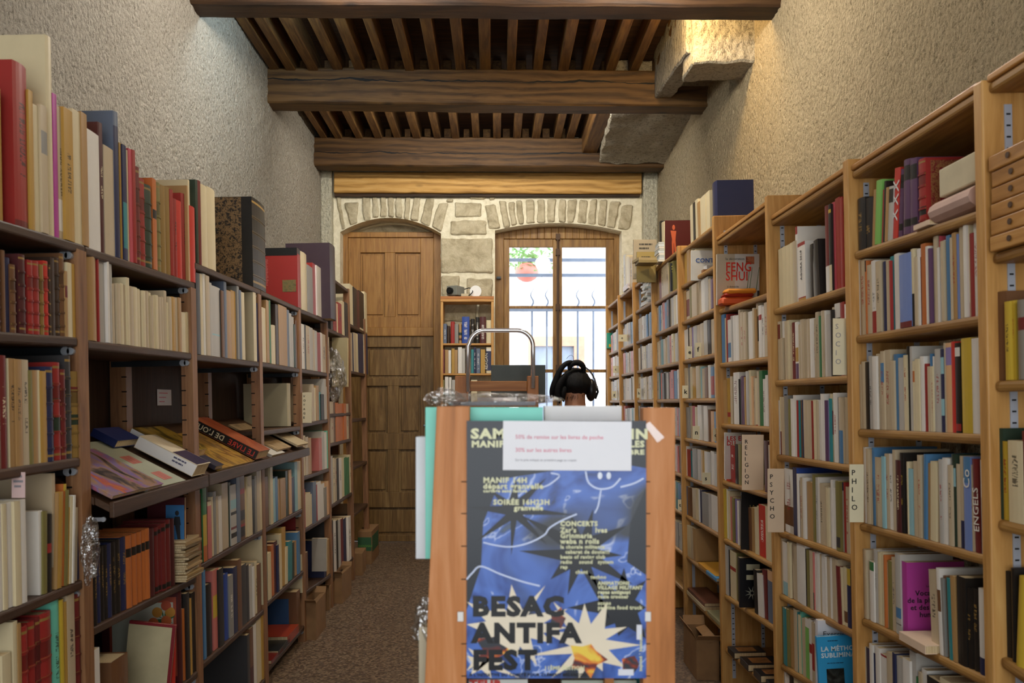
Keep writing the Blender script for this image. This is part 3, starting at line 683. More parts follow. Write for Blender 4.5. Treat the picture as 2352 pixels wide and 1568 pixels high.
def bookmesh(T, h, d, sg, hard, leather, col, side, ink, blocks, txt, seed, mb, pg, ox=0, oy=0, oz=0, rot=None, pmi=0):
    """U-shaped cover into mb, page block into pg; spine at x=0 facing the aisle"""
    c = min(.0028 if hard else .0009, T*.2)
    bul = min(.007, T*.16) if hard else min(.0015, T*.08)
    na = 6 if (hard and T > .008) else 3
    arcp = [(-T/2+T*j/na, bul*(1-math.sin(math.pi*j/na))) for j in range(na+1)]
    prof = [(-T/2, d)]+arcp+[(T/2, d)]
    base = Vector((ox, oy, oz))
    def P(t, p, z):
        q = Vector((sg*p, t, z))
        if rot: q = rot @ q
        return q+base
    cuts = {0.0, 1.0}
    for a, b, _ in blocks: cuts |= {a, b}
    ta, tb = txt
    if ink: cuts |= {ta, tb}
    cuts = sorted(cuts); ns = len(prof)-1
    def q(pts, col, k=(0, 0, 0, 0), uv=None):
        mb.quad(pts if sg > 0 else pts[::-1], col, 0, k, (uv if sg > 0 else uv[::-1]) if uv else None)
    for z0, z1 in zip(cuts, cuts[1:]):
        m = (z0+z1)/2; cc = col
        for a, b, bc in blocks:
            if a <= m <= b: cc = bc
        ik = (*ink[:3], 1.0) if (ink and ta <= m <= tb) else (0, 0, 0, 0)
        for e in range(1, ns-1):
            (t0, p0), (t1, p1) = prof[e], prof[e+1]
            f0, f1 = (t0+T/2)/T, (t1+T/2)/T
            q([P(t1, p1, z0*h), P(t0, p0, z0*h), P(t0, p0, z1*h), P(t1, p1, z1*h)], cc, ik, [(f1+seed*8, z0*h+seed) if 0 else (f1, z0*h+seed), (f0, z0*h+seed), (f0, z1*h+seed), (f1, z1*h+seed)])
    # boards
    for t0, t1 in ((-T/2, -T/2+c), (T/2-c, T/2)):
        pf = bul
        pts = [P(t0, pf, 0), P(t1, pf, 0), P(t1, d, 0), P(t0, d, 0), P(t0, pf, h), P(t1, pf, h), P(t1, d, h), P(t0, d, h)]
        for f in ((0, 3, 2, 1), (4, 5, 6, 7), (1, 2, 6, 5), (2, 3, 7, 6), (3, 0, 4, 7)):
            q([pts[j] for j in f][::-1], side)
    # spine caps
    for z in (0, h):
        pts = [P(t, p, z) for t, p in arcp]+[P(T/2, bul+c, z), P(-T/2, bul+c, z)]
        q(pts if z else pts[::-1], col)
    if leather:
        for fz in (.13, .29, .45, .61, .78):
            z0, z1 = fz*h-.0028, fz*h+.0028
            for e in range(na):
                (t0, p0), (t1, p1) = arcp[e], arcp[e+1]; o = .0022
                rc = tuple(x*.75 for x in col[:3])+(1,)
                q([P(t1, p1-o, z0), P(t0, p0-o, z0), P(t0, p0-o, z1), P(t1, p1-o, z1)], rc)
                q([P(t1, p1-o, z1), P(t0, p0-o, z1), P(t0, p0, z1), P(t1, p1, z1)], rc); q([P(t1, p1, z0), P(t0, p0, z0), P(t0, p0-o, z0), P(t1, p1-o, z0)], rc)
    # pages
    i0 = .0035 if hard else .0012
    pd = d-(.004 if hard else .0008)
    a, b = -T/2+c+.0001, T/2-c-.0001
    if b-a > .0005:
        pts = [P(a, bul+c, i0), P(b, bul+c, i0), P(b, pd, i0), P(a, pd, i0), P(a, bul+c, h-i0), P(b, bul+c, h-i0), P(b, pd, h-i0), P(a, pd, h-i0)]
        for f in ((0, 3, 2, 1), (4, 5, 6, 7), (0, 1, 5, 4), (1, 2, 6, 5), (2, 3, 7, 6), (3, 0, 4, 7)):
            g = [pts[j] for j in f]; pg.quad(g if sg < 0 else g[::-1], (1, 1, 1, 1), pmi)

def place_books(limit):
    pr = random.Random(5)
    for b in BOOKS:
        s, k, i = b['s'], b['k'], b['i']; X = XF[s]
        ins = pr.uniform(.002, .014); lean = 0; dcm = None; cut = 1.0
        for f in b['fl']:
            if re.match(r'i-?\d+$', f): ins = int(f[1:])/1000
            if f[0] == 'l' and re.match(r'l-?\d', f): lean = math.radians(float(f[1:]))
            if f[0] == 'D': dcm = float(f[1:])/100
        ya, yb = pt(s, b['u0'], V0, ins)[0], pt(s, b['u1'], V0, ins)[0]
        # columns are read near the shelf, so follow the lean of the upright there
        zc = shelf_z(s, k, i, (ya+yb)/2)
        vs = V0-(zc-EYE)*F/((ya+yb)/2)
        vm = (vs+b['v'])/2 if not lean else vs
        ya, _ = pt(s, b['u0'], vm, ins); yb, _ = pt(s, b['u1'], vm, ins)
        y0, y1 = min(ya, yb), max(ya, yb)
        T = max(.0035, y1-y0-.0006); yc = (y0+y1)/2
        z = shelf_z(s, k, i, yc)+.0008
        _, zt = pt(s, (b['u0']+b['u1'])/2, b['v'], ins)
        h = max(.09, (zt-z)/max(.9, math.cos(lean)))
        d = dcm or min(.235 if s == 'R' else .30, h*pr.uniform(.62, .72))
        b.update(ins=ins, lean=lean, T=T, yc=yc, z=z, h=h, d=d, area=abs(b['u1']-b['u0'])*(vs-b['v']) if b['v'] < 1540 else 30, seed=pr.uniform(0, 50), tz=(pr.uniform(.28, .42), pr.uniform(.66, .84)))
        if b['u1'] < 2: b['area'] = 0
        b['area'] *= 1e4 if any(f[0] in 'wQ' for f in b['fl']) else 1
    keep = sorted(BOOKS, key=lambda b: -b['area'])[:limit]
    ks = set(id(b) for b in keep)
    stuff = MB()
    for b in BOOKS:
        s, k, i = b['s'], b['k'], b['i']; sg = SG[s]; X = XF[s]
        col, cw = PAL[b['c']]; side = col; ink = None; blocks = []; hard = 'H' in b['fl']; lea = 'L' in b['fl']; words = []; desc = []
        for f in b['fl']:
            if f[0] == 't' and f[1:] in PAL: ink = PAL[f[1:]][0]; desc.append(PAL[f[1:]][1]+' lettering')
            if f[0] == 'k':
                c, r = f[1:].split('@'); a, z = r.split('-'); blocks.append((float(a), float(z), PAL[c][0])); desc.append('a '+PAL[c][1]+' band')
            if f[0] == 'f': side = PAL[f[1:]][0]
        if lea:
            hard = True
            g = PAL['gd'][0]
            for fz in (.06, .13, .29, .45, .61, .78, .95): blocks.append((fz-.012, fz+.012, g))
            if ink is None and b['T'] > .012: blocks.append((.63, .76, tuple(x*.5 for x in col[:3])+(1,)))
        if id(b) in ks:
            M4 = smat(s, X+sg*b['ins'], b['yc'], b['z'], 0)
            if b['lean']:
                piv = b['yc']+(b['T']/2 if b['lean'] > 0 else -b['T']/2)
                # leaning about the bottom edge that stays on the shelf
                M4 = MS[s] @ Matrix.Translation((X+sg*b['ins'], b['yc'], b['z']+abs(math.sin(b['lean']))*b['T']/2)) @ Matrix.Rotation(b['lean'], 4, 'X')
            mb, pg = MB(), MB()
            bookmesh(b['T'], b['h'], b['d'], sg, hard, lea, col, side, ink, blocks, b['tz'], b['seed'], mb, pg)
            o = mb.build('book', M['book'], None, M4, attrs=True)
            if len(pg.f): pg.build('pages', M['pages'], o)
            size = 'thin ' if b['T'] < .0125 else ('thick ' if b['T'] > .036 else '')
            kind = 'leather-bound book' if lea else ('hardback' if hard else 'paperback')
            extra = (' with '+desc[0]) if desc else ''
            lab = f"{size}{cw} {kind}{extra}, {ordn(b['n'])} from left, {SHELFN[i]} shelf, {BAYN[s, k]}"
            if len(lab.split()) > 16: lab = lab.replace(extra, '')
            if len(lab.split()) > 16: lab = lab.replace('left bay with the sloping display', 'sloping display bay').replace('left bay past the display', 'bay past the display')
            if len(lab.split()) > 16: lab = lab.replace(' from left', '')
            side_w = 'right wall' if s == 'R' else 'left wall'
            tag(o, lab, 'book', f'books on the {SHELFN[i]} shelf of the {BAYN[s, k]}')
            b['o'] = o
            for f in b['fl']:
                if f[0] == 'w':
                    _, tx, c, sz, zz = f.split(':'); tx = tx.replace('_', ' ')
                    if (sg, 0): pass
                    text('spine_title', tx, float(sz), plain('title_'+c, '%02x%02x%02x' % tuple(int(min(1, x)**(1/2.2)*255) for x in PAL[c][0][:3])), o, frame((-.0012*sg, -sg*.36*float(sz), float(zz)*b['h']), (0, 0, 1), (0, sg, 0)) if True else None, bold=.0)
        else:
            R = Matrix.Rotation(b['lean'], 3, 'X') if b['lean'] else None
            bookmesh(b['T'], b['h'], b['d'], sg, hard, False, col, side, ink, blocks, b['tz'], b['seed'], stuff, stuff, XF[s]+sg*b['ins']-XF[s], b['yc'], b['z'], R, 1)
            # into the leaning frame of its own side
            n0 = b.setdefault('n0', len(stuff.v))
            st0 = stuff.__dict__.setdefault('mark', 0)
            for j in range(st0, len(stuff.v)):
                p = Vector(stuff.v[j]); p.x += XF[s]; stuff.v[j] = tuple(MS[s] @ p)
            stuff.mark = len(stuff.v)
    o = stuff.build('book_rows', [M['book'], M['pages']], attrs=True)
    tag(o, 'rows of smaller books filling the far and low shelves on both sides', 'books', None, 'stuff')
# ---- left wall, nearest bay
row('L', 0, 0, "g-45 -20,180,be,H 5,198,oc,i30 g37 69,150,re,H,tbk,kdr@0-.04 79,210,oc 97,245,cr 111,245,be,kgr@.62-.8 125,88,cr,H,D36 134,218,mg,i12 150,250,be,tbk,kwh@.06-.3 170,253,oc,tbk 190,257,cr 203,262,ta")
row('L', 0, 1, "g-25 6,565,mr,L 13,575,br 27,592,nv,H 39,608,br,L 47,585,mr,i20 62,585,mr,L 67,600,dr 79,598,re,L 94,600,re,L 103,608,gd,L 114,600,rr,L 118,608,db,L 127,592,db,i15 140,592,db,L 151,583,br,L 157,623,ta,kdr@.6-.78 167,604,cr 175,607,oc 182,605,cr 192,607,oc")
row('L', 0, 2, "g-15 2,800,br 20,816,dr,H,tcr 22,823,cr 38,823,ta,tbk 53,825,ta,tbk 68,826,be,tbk 77,850,ol 88,850,ta 94,850,cr 110,852,oc 127,842,nv,L 143,832,re,L,kdg@.28-.44,kdg@.62-.76 154,848,dr,L 167,816,dk,L 194,853,gd,L,kdr@.68-.82,kdg@.38-.5")
row('L', 0, 3, "g-12 8,1158,wh 18,1156,cr 36,1152,wh 50,1150,cr 62,1146,wh g91 100,1172,wh 110,1174,ol,l-2 120,1180,bk,l-2,kre@.5-.62 g122 130,1086,be,D30,i14 133,1132,ta,l-4 143,1130,oc,l-4 150,1112,or,l-4,kye@.93-1 156,1125,ol,l-4 160,1165,oc,l-4 167,1140,cr,l-4 172,1137,wh,l-4 178,1165,be,l-4 186,1137,nv,l-4 195,1127,cr,l-4")
row('L', 0, 4, "g-15 8,1510,be 28,1500,cr g33 44,1425,cr,D24 52,1430,ta 70,1437,re,L 86,1425,re,L 98,1415,dr,L 124,1405,re,L 142,1372,mt,H,tbk 150,1375,ye,H 157,1380,oc 174,1363,be,tbk 190,1362,dr,L 208,1360,mr,L")
# ---- left bay with the sloping display
row('L', 1, 0, "g203 230,305,wh 241,285,mr,H,tcr 266,341,be 277,260,sl,H,D30,knv@0-.9 284,331,oc 293,335,nv,kte@.1-.5 298,347,cr 308,345,pk 315,347,re,H 324,385,dr,L 337,412,re,L 352,427,dg,L 361,412,or,kbk@.56-.66 372,421,ol,L 384,428,gd,H 394,432,gd,H 401,437,re,H 409,458,re,H,tbk 421,463,rr,H 431,447,re,H,tbk 434,428,ta,D23 438,415,cr,D30 452,476,rr,H")
row('L', 1, 1, "g205 226,590,ta,H 229,590,re 248,592,lt 253,598,wh 259,602,lt 264,652,be 270,655,cr 278,652,be 285,651,cr 292,655,be 299,638,cr 308,658,be 317,660,cr 323,664,cr 329,668,be 336,668,cr 342,668,be 348,672,cr 353,680,be 359,680,cr 365,678,cr 372,682,be 378,682,be 384,668,be 390,695,cr 396,682,be 404,682,oc 411,684,be 418,684,ta 430,718,cr 441,718,cr")
row('L', 1, 3, "g208 217,1262,nv,H,tgd 225,1258,bk,H,tgd 233,1255,nv,H,tgd 241,1252,bk,H,tgd 250,1250,bk,H,tgd 259,1246,nv,H,tgd 269,1243,bk,H,tgd 280,1238,bk,H,tgd 294,1232,nv,H,tgd 307,1228,or,H,kbk@.7-.82 318,1224,or,H,kbk@.7-.82 329,1220,or,H,kbk@.7-.82 338,1216,or,H,kbk@.7-.82 347,1212,or,H,kbk@.7-.82 358,1212,mr,H,i8 366,1210,dr,H,kbk@.03-.1,kbk@.88-.94 375,1205,dr,H,kbk@.03-.1,kbk@.88-.94 385,1200,dr,H,kbk@.03-.1,kbk@.88-.94 395,1192,dr,H,kbk@.03-.1,kbk@.88-.94 404,1190,mr,H")
row('L', 1, 4, "g212 232,1490,wh g262 300,1508,br,H g398 405,1440,rr,H,l-5 g413 421,1352,mr,H,D30,Q 429,1395,or 437,1360,bk 442,1373,oc 452,1358,bk 457,1363,cr")
# ---- left bay past the display
row('L', 2, 0, "g452 457,415,dg,H,i4 465,417,dr,H 480,428,cr,H 498,435,cr,H g583 612,465,bk,H,L,D23,Q")
row('L', 2, 1, "g452 461,628,dk 468,630,cr 475,630,wh 483,634,be 488,650,lt 507,659,lt,klb@.3-.32 510,668,dk 516,668,br 522,641,sl 532,668,ta 546,669,oc 551,658,gr 556,667,sl 563,672,cr g583 590,672,cr,D20 598,697,nv,H,Q")
row('L', 2, 3, "g459 467,1133,dr 476,1110,gn,kye@.2-.6,kor@0-.2 478,1120,bk 487,1150,sa,kcr@.92-1 491,1140,cr 498,1128,gr 503,1138,be 511,1138,wh 525,1108,be 531,1107,dg 545,1112,lt,kbk@.12-.2,kdr@.26-.3,kbk@.5-.55,klb@.6-.75 553,1095,sl 563,1088,br,kbk@.05-.2,kre@.2-.24,kbk@.3-.45,kre@.7-.78 570,1094,cr 580,1092,cr 586,1100,bk 591,1092,mm 597,1080,be 606,1078,cr")
row('L', 2, 4, "g468 474,1308,bl 490,1341,bk,H 504,1306,sa,kye@.4-.68 515,1304,bk 528,1317,db2,H 537,1319,gr,twh 547,1300,nv 556,1283,br 567,1295,dk 573,1296,dk 582,1296,lt 586,1300,wh 592,1288,cr,tbk 600,1294,br")
row('L', 2, 5, "g569 575,1455,dk,D31 583,1440,br,kmr@.1-.4 590,1432,wh 603,1408,cr 607,1408,oc")
# ---- red art book bay
row('L', 3, 0, "g684 691,572,re,kbk@.9-1,D27,Q")
row('L', 3, 1, "g600 613,707,cr 619,690,ta 623,690,gn 627,747,cr 634,747,cr 641,700,db 660,703,ta 666,712,sl 671,720,lt 676,728,lt 680,745,dg 685,737,br 690,737,cr")
row('L', 3, 3, "g606 617,1094,br 622,1065,be 628,1067,cr 633,1098,lb 639,1094,bl 645,1100,ta 657,1098,ta 665,1080,dg 671,1078,pe 678,1095,nv 684,1060,lb 694,1058,cr")
row('L', 3, 4, "g604 608,1228,cr 615,1230,dk g616 624,1268,cr 630,1250,or 638,1242,mr 642,1250,nv 648,1225,cr 657,1210,oc,l-3 662,1255,cr,l-4 672,1242,te,l-4 677,1245,dg,l-4 684,1240,ta,l-3 690,1220,bl")
row('L', 3, 5, "g682 690,1355,br,D24,Q")
# ---- VOYAGE bay and beyond
row('L', 4, 0, "g694 707,582,cr,H 719,612,gr 728,607,re 743,615,wh 750,622,dg 757,625,dg")
fill('L', 4, 1, 694, 757, 736, 770, 'lt cr wh bk be re lt wh', (4, 8), 1)
row('L', 4, 2, "g717 722,882,be 727,890,cr 733,885,ta 738,900,te,l-3 745,905,bk 750,870,lt 756,888,wh")
row('L', 4, 3, "g695 702,1000,cr 709,1003,be 716,1005,ta g733 741,1005,sa 746,990,lt 751,992,wh 757,988,mt")
row('L', 4, 4, "g695 702,1124,re 714,1132,cr 720,1133,cr 727,1105,sl 730,1112,re 738,1105,wh 746,1110,wh 751,1118,mm 757,1104,pe 762,1104,cr")
row('L', 4, 5, "g694 700,1270,cr 708,1268,br g744 750,1238,nv 757,1238,ta")
fill('L', 5, 1, 760, 803, 700, 690, 'bk re cr dk wh cr mr', (4, 8), 3)
fill('L', 5, 3, 760, 805, 925, 928, 'or be cr mr lt br', (4, 7), 3)
fill('L', 5, 4, 760, 807, 1050, 1045, 'gn cr bk lt be wh', (4, 8), 4)
fill('L', 5, 5, 760, 807, 1195, 1185, 'bk lt dk ol nv dr wh', (4, 7), 4)
row('L', 6, 0, "g804 812,655,cr 820,662,bk 826,668,mr 838,672,bk,kcr@0-.05 843,672,cr")
fill('L', 6, 1, 804, 845, 763, 768, 'pu be cr or nv be', (4, 7), 4)
# ---- right: bay with the wooden boards
row('R', 0, 1, "g2281 2307,670,br,H,D20 2319,692,ye,tbk 2332,690,ye,tre 2356,688,mm,H,kdr@.62-.78")
row('R', 0, 2, "g2285 2302,983,dg,H,D20 2315,1013,ye,tre 2348,1012,cr,tbk 2362,990,dr")
row('R', 0, 3, "g2296 2322,1310,bk,H,D20 2330,1305,bk,H 2347,1323,ye,H,l5")
# ---- right: bay right of the PHILO card
row('R', 1, 0, "g1966 1983,455,bk,H,tgd 2002,455,bk,H,tgd 2008,437,ta,l6 2020,417,lg,l6 2027,438,pk,l6 2031,418,bk,l6 2036,432,ta,l6 2047,430,lt,l7,kbk@.7-.95 2060,391,rr,l8,Q 2070,392,vi,H,l5,kbk@.1-.2,kbk@.72-.92 2087,368,vi,H,l3,kbk@.1-.2,kbk@.72-.92 2103,364,vi,H,l1,kbk@.1-.2,kbk@.72-.92 g2106 2122,365,re,L,D19,kbk@.2-.32,kbk@.68-.8")
row('R', 1, 1, "g1967 1975,598,wh 1987,596,be,tre 1990,598,or,kbk@.85-1 2001,608,be,tre 2011,598,wh,tbk,kre@0-.3 2022,599,be,tbk 2028,600,te 2034,600,nv 2043,597,be 2045,598,re 2054,588,te 2065,582,wh 2092,582,pb,kdr@0-.08 2099,571,cr,kbk@0-.42 2106,590,be 2113,571,wh 2115,590,mr 2126,559,or 2132,565,wh 2136,570,vi 2144,570,be,tgr 2152,542,be 2158,568,wh 2160,541,pk,D15 2167,553,be 2173,551,wh 2182,540,bl 2186,545,be 2195,534,ta,tre 2203,537,pb 2212,511,be 2220,510,wh 2226,508,cr,kre@0-.15 2236,535,re 2246,507,wh,tre 2250,518,lt,kre@0-.2 2259,508,ta 2264,558,wh")
row('R', 1, 2, "g1972 1978,836,be 1987,830,be 1995,831,bk 2003,817,lt,tbk 2013,818,wh 2022,812,be,tbk 2030,806,be,kbl@.6-.85,tre 2032,806,db 2045,803,be,tre 2053,828,be 2063,813,bl 2075,821,lt 2083,815,cr,tre 2090,795,bk 2096,795,lt 2101,829,cr,kor@.7-.86 2111,824,cr 2113,835,nv 2122,818,wh 2130,835,re 2137,841,be 2139,812,bl,D14 2143,841,cr,tre 2147,818,wh 2160,801,lt,tre 2168,801,nv,klb@.7-.9,klb@.2-.4 2172,787,be 2185,787,pe,kpu@.75-.95 2193,784,rr 2205,787,bk,kwh@.85-.95,kre@.02-.1 g2208 2230,776,ye 2250,776,wh 2255,785,mr 2263,785,pe,kre@.3-.55 2270,783,wh")
row('R', 1, 3, "g1983 1989,1027,wh 1996,1030,be,tbk 2003,1032,be 2009,1028,bl,D20 2024,1050,be,tre 2032,1048,lb 2042,1042,be,tre 2050,1042,wh,tbk 2057,1033,be 2067,1057,mr,tcr 2075,1040,bk,tye 2083,1050,bk 2086,1060,cr 2098,1076,lb 2107,1059,be 2115,1045,be,tre 2121,1045,be 2127,1043,bl,l2 2136,1063,ta,l2 2150,1060,cr,l2 2156,1068,be,l2 2165,1055,lt,tre 2177,1052,wh,l1 2186,1068,be,tbk 2195,1043,dg,klb@.65-.85 2205,1065,be 2213,1047,be,knv@0-.3 2229,1049,pb,kbl@.72-1,D19,w:Co:wh:.04:.66 2240,1068,be,tre,l-2 2252,1055,dr,l-2,D19,w:ENGELS:wh:.032:.22 2275,1057,lt,kwh@.6-1")
row('R', 1, 4, "g1974 1982,1268,wh 1990,1262,be 1997,1262,be 2007,1290,wh,kgn@.85-1 2016,1262,lt,tgr 2023,1268,cr 2030,1268,cr 2033,1275,or 2039,1290,be 2048,1288,ol 2056,1280,be,tnv 2068,1272,lt,kbl@.2-.33,kbk@.12-.13 g2070 2083,1290,mg,fmg,D17,Q g2140 2158,1313,be,tbk,l-3 2166,1308,wh,l-3,kbr@.5-.75 2172,1330,gr,l-2 2180,1325,br,l-2 2188,1330,te,l-2 2198,1325,ta,l-2 2218,1325,bk 2232,1350,bk,H,tgd 2248,1353,bk,H,tgd 2260,1352,wh,knv@0-.2 2268,1368,be,tre 2279,1375,rr,kye@.96-1")
row('R', 1, 5, "g1975 1979,1478,be 1986,1472,re 1989,1485,be 1997,1488,nv 2005,1480,wh 2011,1500,nv 2021,1487,wh 2037,1503,wh,kre@.97-1 2050,1500,be 2056,1500,nv 2060,1510,be 2074,1510,lt 2090,1515,wh 2105,1497,lt 2110,1555,gn 2118,1545,be 2130,1538,wh,D19 2160,1560,bk 2185,1562,cr")
# ---- right: SOCIO bay
row('R', 2, 0, "g1788 1796,571,cr 1805,566,cr 1814,562,cr 1821,557,cr 1827,553,be 1832,520,wh,D17,kre@.9-1 1849,556,wh,kre@.94-1,koc@0-.04,kre@.04-.06,w:AGORA_2010:bk:.02:.35 g1860 1868,560,bk 1873,570,gr,l-4 1883,548,bk,l-4,D13 g1895 1903,471,dr,kwh@0-.3 1909,468,bk,kcr@0-.3,kye@.9-.94 1919,464,pk 1930,453,re 1936,452,re 1950,450,rr,kbk@.8-.84")
row('R', 2, 1, "g1774 1779,746,be 1786,750,pu,kpk@.3-.5,kpk@0-.1 1792,738,be,kdr@.7-.95 1797,776,be 1802,737,wh 1807,737,be 1813,735,cr 1819,747,be 1826,740,dr,tcr 1833,739,wh,koc@.3-.55,kvi@0-.27 1838,745,be 1845,733,be 1853,735,be 1860,732,be 1868,731,wh 1873,732,be,tre 1880,716,be,tbk 1886,725,gn 1891,713,be 1898,713,wh 1907,722,lt 1912,711,bk 1917,705,be 1930,696,bk,kwh@.8-1 1940,693,re 1951,697,wh")
row('R', 2, 2, "g1782 1790,919,wh 1794,911,cr,kdr@0-.4 1801,911,be 1810,908,gr 1815,916,ol 1822,915,wh 1829,907,wh,D17 1833,919,re 1837,919,te 1842,919,br 1845,918,nv 1853,918,be 1861,920,be 1868,920,re 1873,918,cr 1878,920,be 1885,918,wh 1893,904,wh 1898,919,vi 1904,919,pu 1907,915,te 1914,904,cr,kre@.4-.75 1922,902,wh,tre,D16 1926,912,mr 1935,912,be,kbl@0-.5 1940,912,bk,kbl@.0-.5 1947,912,be 1956,912,wh,kre@.1-.12")
row('R', 2, 3, "g1802 1821,1077,wh,tre,kbr@.12-.42,D17 1830,1074,nv,fdb2 1834,1088,wh 1837,1103,br 1843,1097,be,tre 1848,1097,wh 1853,1100,lt 1866,1107,ta 1873,1090,ol 1878,1096,lt,tnv 1883,1096,wh 1890,1110,be,tbk 1897,1117,be 1903,1120,cr 1908,1120,wh,tre 1913,1102,wh 1919,1120,wh 1928,1105,ol,kdk@.05-.2 1938,1107,lt,tnv,knv@.88-1 1942,1108,re 1950,1118,be,tre 1960,1118,wh,tbk")
row('R', 2, 4, "g1779 1785,1230,sa 1790,1236,gr 1797,1235,be 1808,1245,wh,klb@0-.25 1814,1245,cr 1820,1250,br 1830,1247,be 1849,1246,wh 1851,1260,db 1859,1262,ol 1866,1265,be 1869,1268,sa,kbk@0-.3 1875,1268,wh 1882,1268,wh 1887,1272,be 1893,1272,wh 1898,1278,wh 1906,1278,be 1911,1280,wh 1917,1280,be 1924,1284,be 1931,1302,dr,l-3 1937,1304,cr,l-3 1945,1303,cr,kbr@.06-.25 1953,1306,nv,kye@.72-1 1960,1308,ye")
row('R', 2, 5, "g1777 1785,1391,cr,knv@.1-.32,kbk@.88-.89 1793,1382,be,tbk 1798,1392,ol 1806,1397,te 1810,1399,ol 1815,1399,oc 1823,1400,ta 1830,1399,be 1833,1405,te 1838,1413,cr 1842,1404,mt 1849,1421,be 1858,1420,lg,kwh@.85-1 1864,1423,wh,kre@.45-.6 1870,1430,be,kre@.2-.65 1880,1425,wh,D18 1885,1470,bk")
fill('R', 2, 6, 1785, 1900, 1530, 1590, 'cr bk be wh cr ta bk', (7, 12), 4)
# ---- right: RELIGION bay
row('R', 3, 1, "g1649 1655,731,wh 1657,726,dr 1664,722,bl 1668,730,be 1671,721,re 1678,734,wh,kbl@.1-.45 1683,725,lt 1689,724,wh 1696,724,wh 1700,711,be,D15 1707,716,be,tre 1713,716,be,tre 1718,722,ol 1728,715,wh 1732,707,be 1737,710,ta 1742,694,be,kbk@.3-.75 1749,701,wh,kre@.72-.82 1755,703,wh,tbk 1763,694,be,tre 1772,699,cr")
row('R', 3, 2, "g1652 1660,867,bl,knv@0-.4 1669,872,ta 1677,868,oc,kre@.15-.25 1682,864,be 1696,855,wh,tdr,H 1699,870,bk 1702,866,gr 1709,863,vi 1713,865,oc 1719,852,lt 1725,850,cr 1729,864,pe 1734,866,be,tbk 1739,868,cr,kre@0-.02 1743,852,be 1751,851,gn 1758,870,wh,tdr 1764,861,wh 1772,850,mm")
row('R', 3, 3, "g1662 1667,993,wh,D16,kre@.8-.93 1677,1016,bk,klb@.4-.6,krr@0-.3 1688,1022,re,twh 1695,1020,bk 1702,1020,ol g1755 1765,1012,mr 1771,1022,be")
row('R', 3, 4, "g1655 1660,1124,dg 1665,1122,ye 1672,1122,wh 1676,1128,cr 1681,1140,sa 1686,1143,ol 1693,1145,pu 1697,1150,wh g1702 1714,1147,bk,D15,l4,H 1725,1165,br 1733,1166,ta 1739,1165,cr 1742,1162,cr g1743 1758,1160,rr,twh 1771,1165,cr")
row('R', 3, 5, "g1658 1665,1243,lb 1671,1252,lt 1677,1262,bk 1690,1268,cr,kre@.6-.68 1694,1270,ol 1700,1280,bk,D16 g1733 1741,1310,bk,l-3 1754,1320,wh,l-4 1763,1310,dr,l-3 1774,1310,sl,kpe@.8-1")
# ---- right: letter-card bays, far
PB = 'lt be lt wh gr be lt cr bl sa lt be wh dk te'
row('R', 4, 0, "g1585 1591,470,cr 1596,465,bk 1603,458,cr 1608,462,ta,l-4 1620,450,cr 1630,440,cr g1634 1645,418,nv,H,D20")
row('R', 4, 1, "g1572 1577,574,oc 1584,574,ta 1590,572,cr 1598,575,cr")
row('R', 4, 2, "g1570 1576,668,ta 1583,668,be,kdr@.1-.7 1588,658,ol 1600,652,be 1610,645,be 1618,640,wh 1626,636,lt 1632,640,be 1638,640,vi 1645,632,wh")
row('R', 4, 3, "g1571 1580,757,wh 1583,752,bk 1587,752,be 1592,752,pu 1600,748,lt 1608,746,be 1616,742,be 1624,736,lt 1632,735,dk 1640,733,be 1648,730,lb")
row('R', 4, 4, "g1572 1578,845,be 1585,845,gr 1590,842,cr 1598,845,oc 1606,840,be 1612,842,lb 1618,846,be 1626,843,br 1632,838,wh 1640,842,bl,kre@.1-.7 1648,834,be")
row('R', 4, 5, "g1576 1583,935,gr 1590,932,be 1596,932,pk 1602,934,cr 1610,930,wh,D14 1616,932,lt 1624,932,wh 1632,940,br 1640,944,pe 1647,945,bl")
row('R', 4, 6, "g1571 1578,1024,wh 1584,1032,re 1590,1034,te 1600,1030,gr 1610,1032,lt 1616,1034,oc 1624,1036,wh 1632,1038,lt 1640,1036,wh 1648,1042,lt")
row('R', 4, 7, "g1571 1578,1115,sl 1584,1118,br 1590,1120,br 1598,1122,be 1604,1122,cr 1606,1124,wh,D15 1612,1124,nv 1626,1132,gr 1634,1134,lt 1648,1138,wh")
row('R', 4, 8, "g1567 1578,1202,cr 1586,1208,cr 1592,1212,be,l-3 1598,1214,ta,l-3")
for k, (ua, ub) in {5: (1509, 1566), 6: (1466, 1505), 7: (1431, 1461), 8: (1403, 1426)}.items():
    for i in (2, 3, 4, 5, 6, 7, 8):
        z = SH['R', k][i]; va = V0-(z+.185-EYE)*F/bay_y('R', k)[1]; vb = V0-(z+.185-EYE)*F/bay_y('R', k)[0]
        fill('R', k, i, ua, ub, va, vb, PB, (3, 6), i)
fill('R', 5, 1, 1509, 1548, 610, 600, 'ol ol dr ta be', (4, 7), 2)
row('R', 5, 0, "g1513 1518,508,bk,H 1524,510,cr,H")
fill('R', 7, 0, 1432, 1452, 580, 590, 'bk wh lt be cr', (3, 5), 2)
fill('R', 6, 0, 1465, 1470, 570, 568, 'cr', (4, 6), 2)
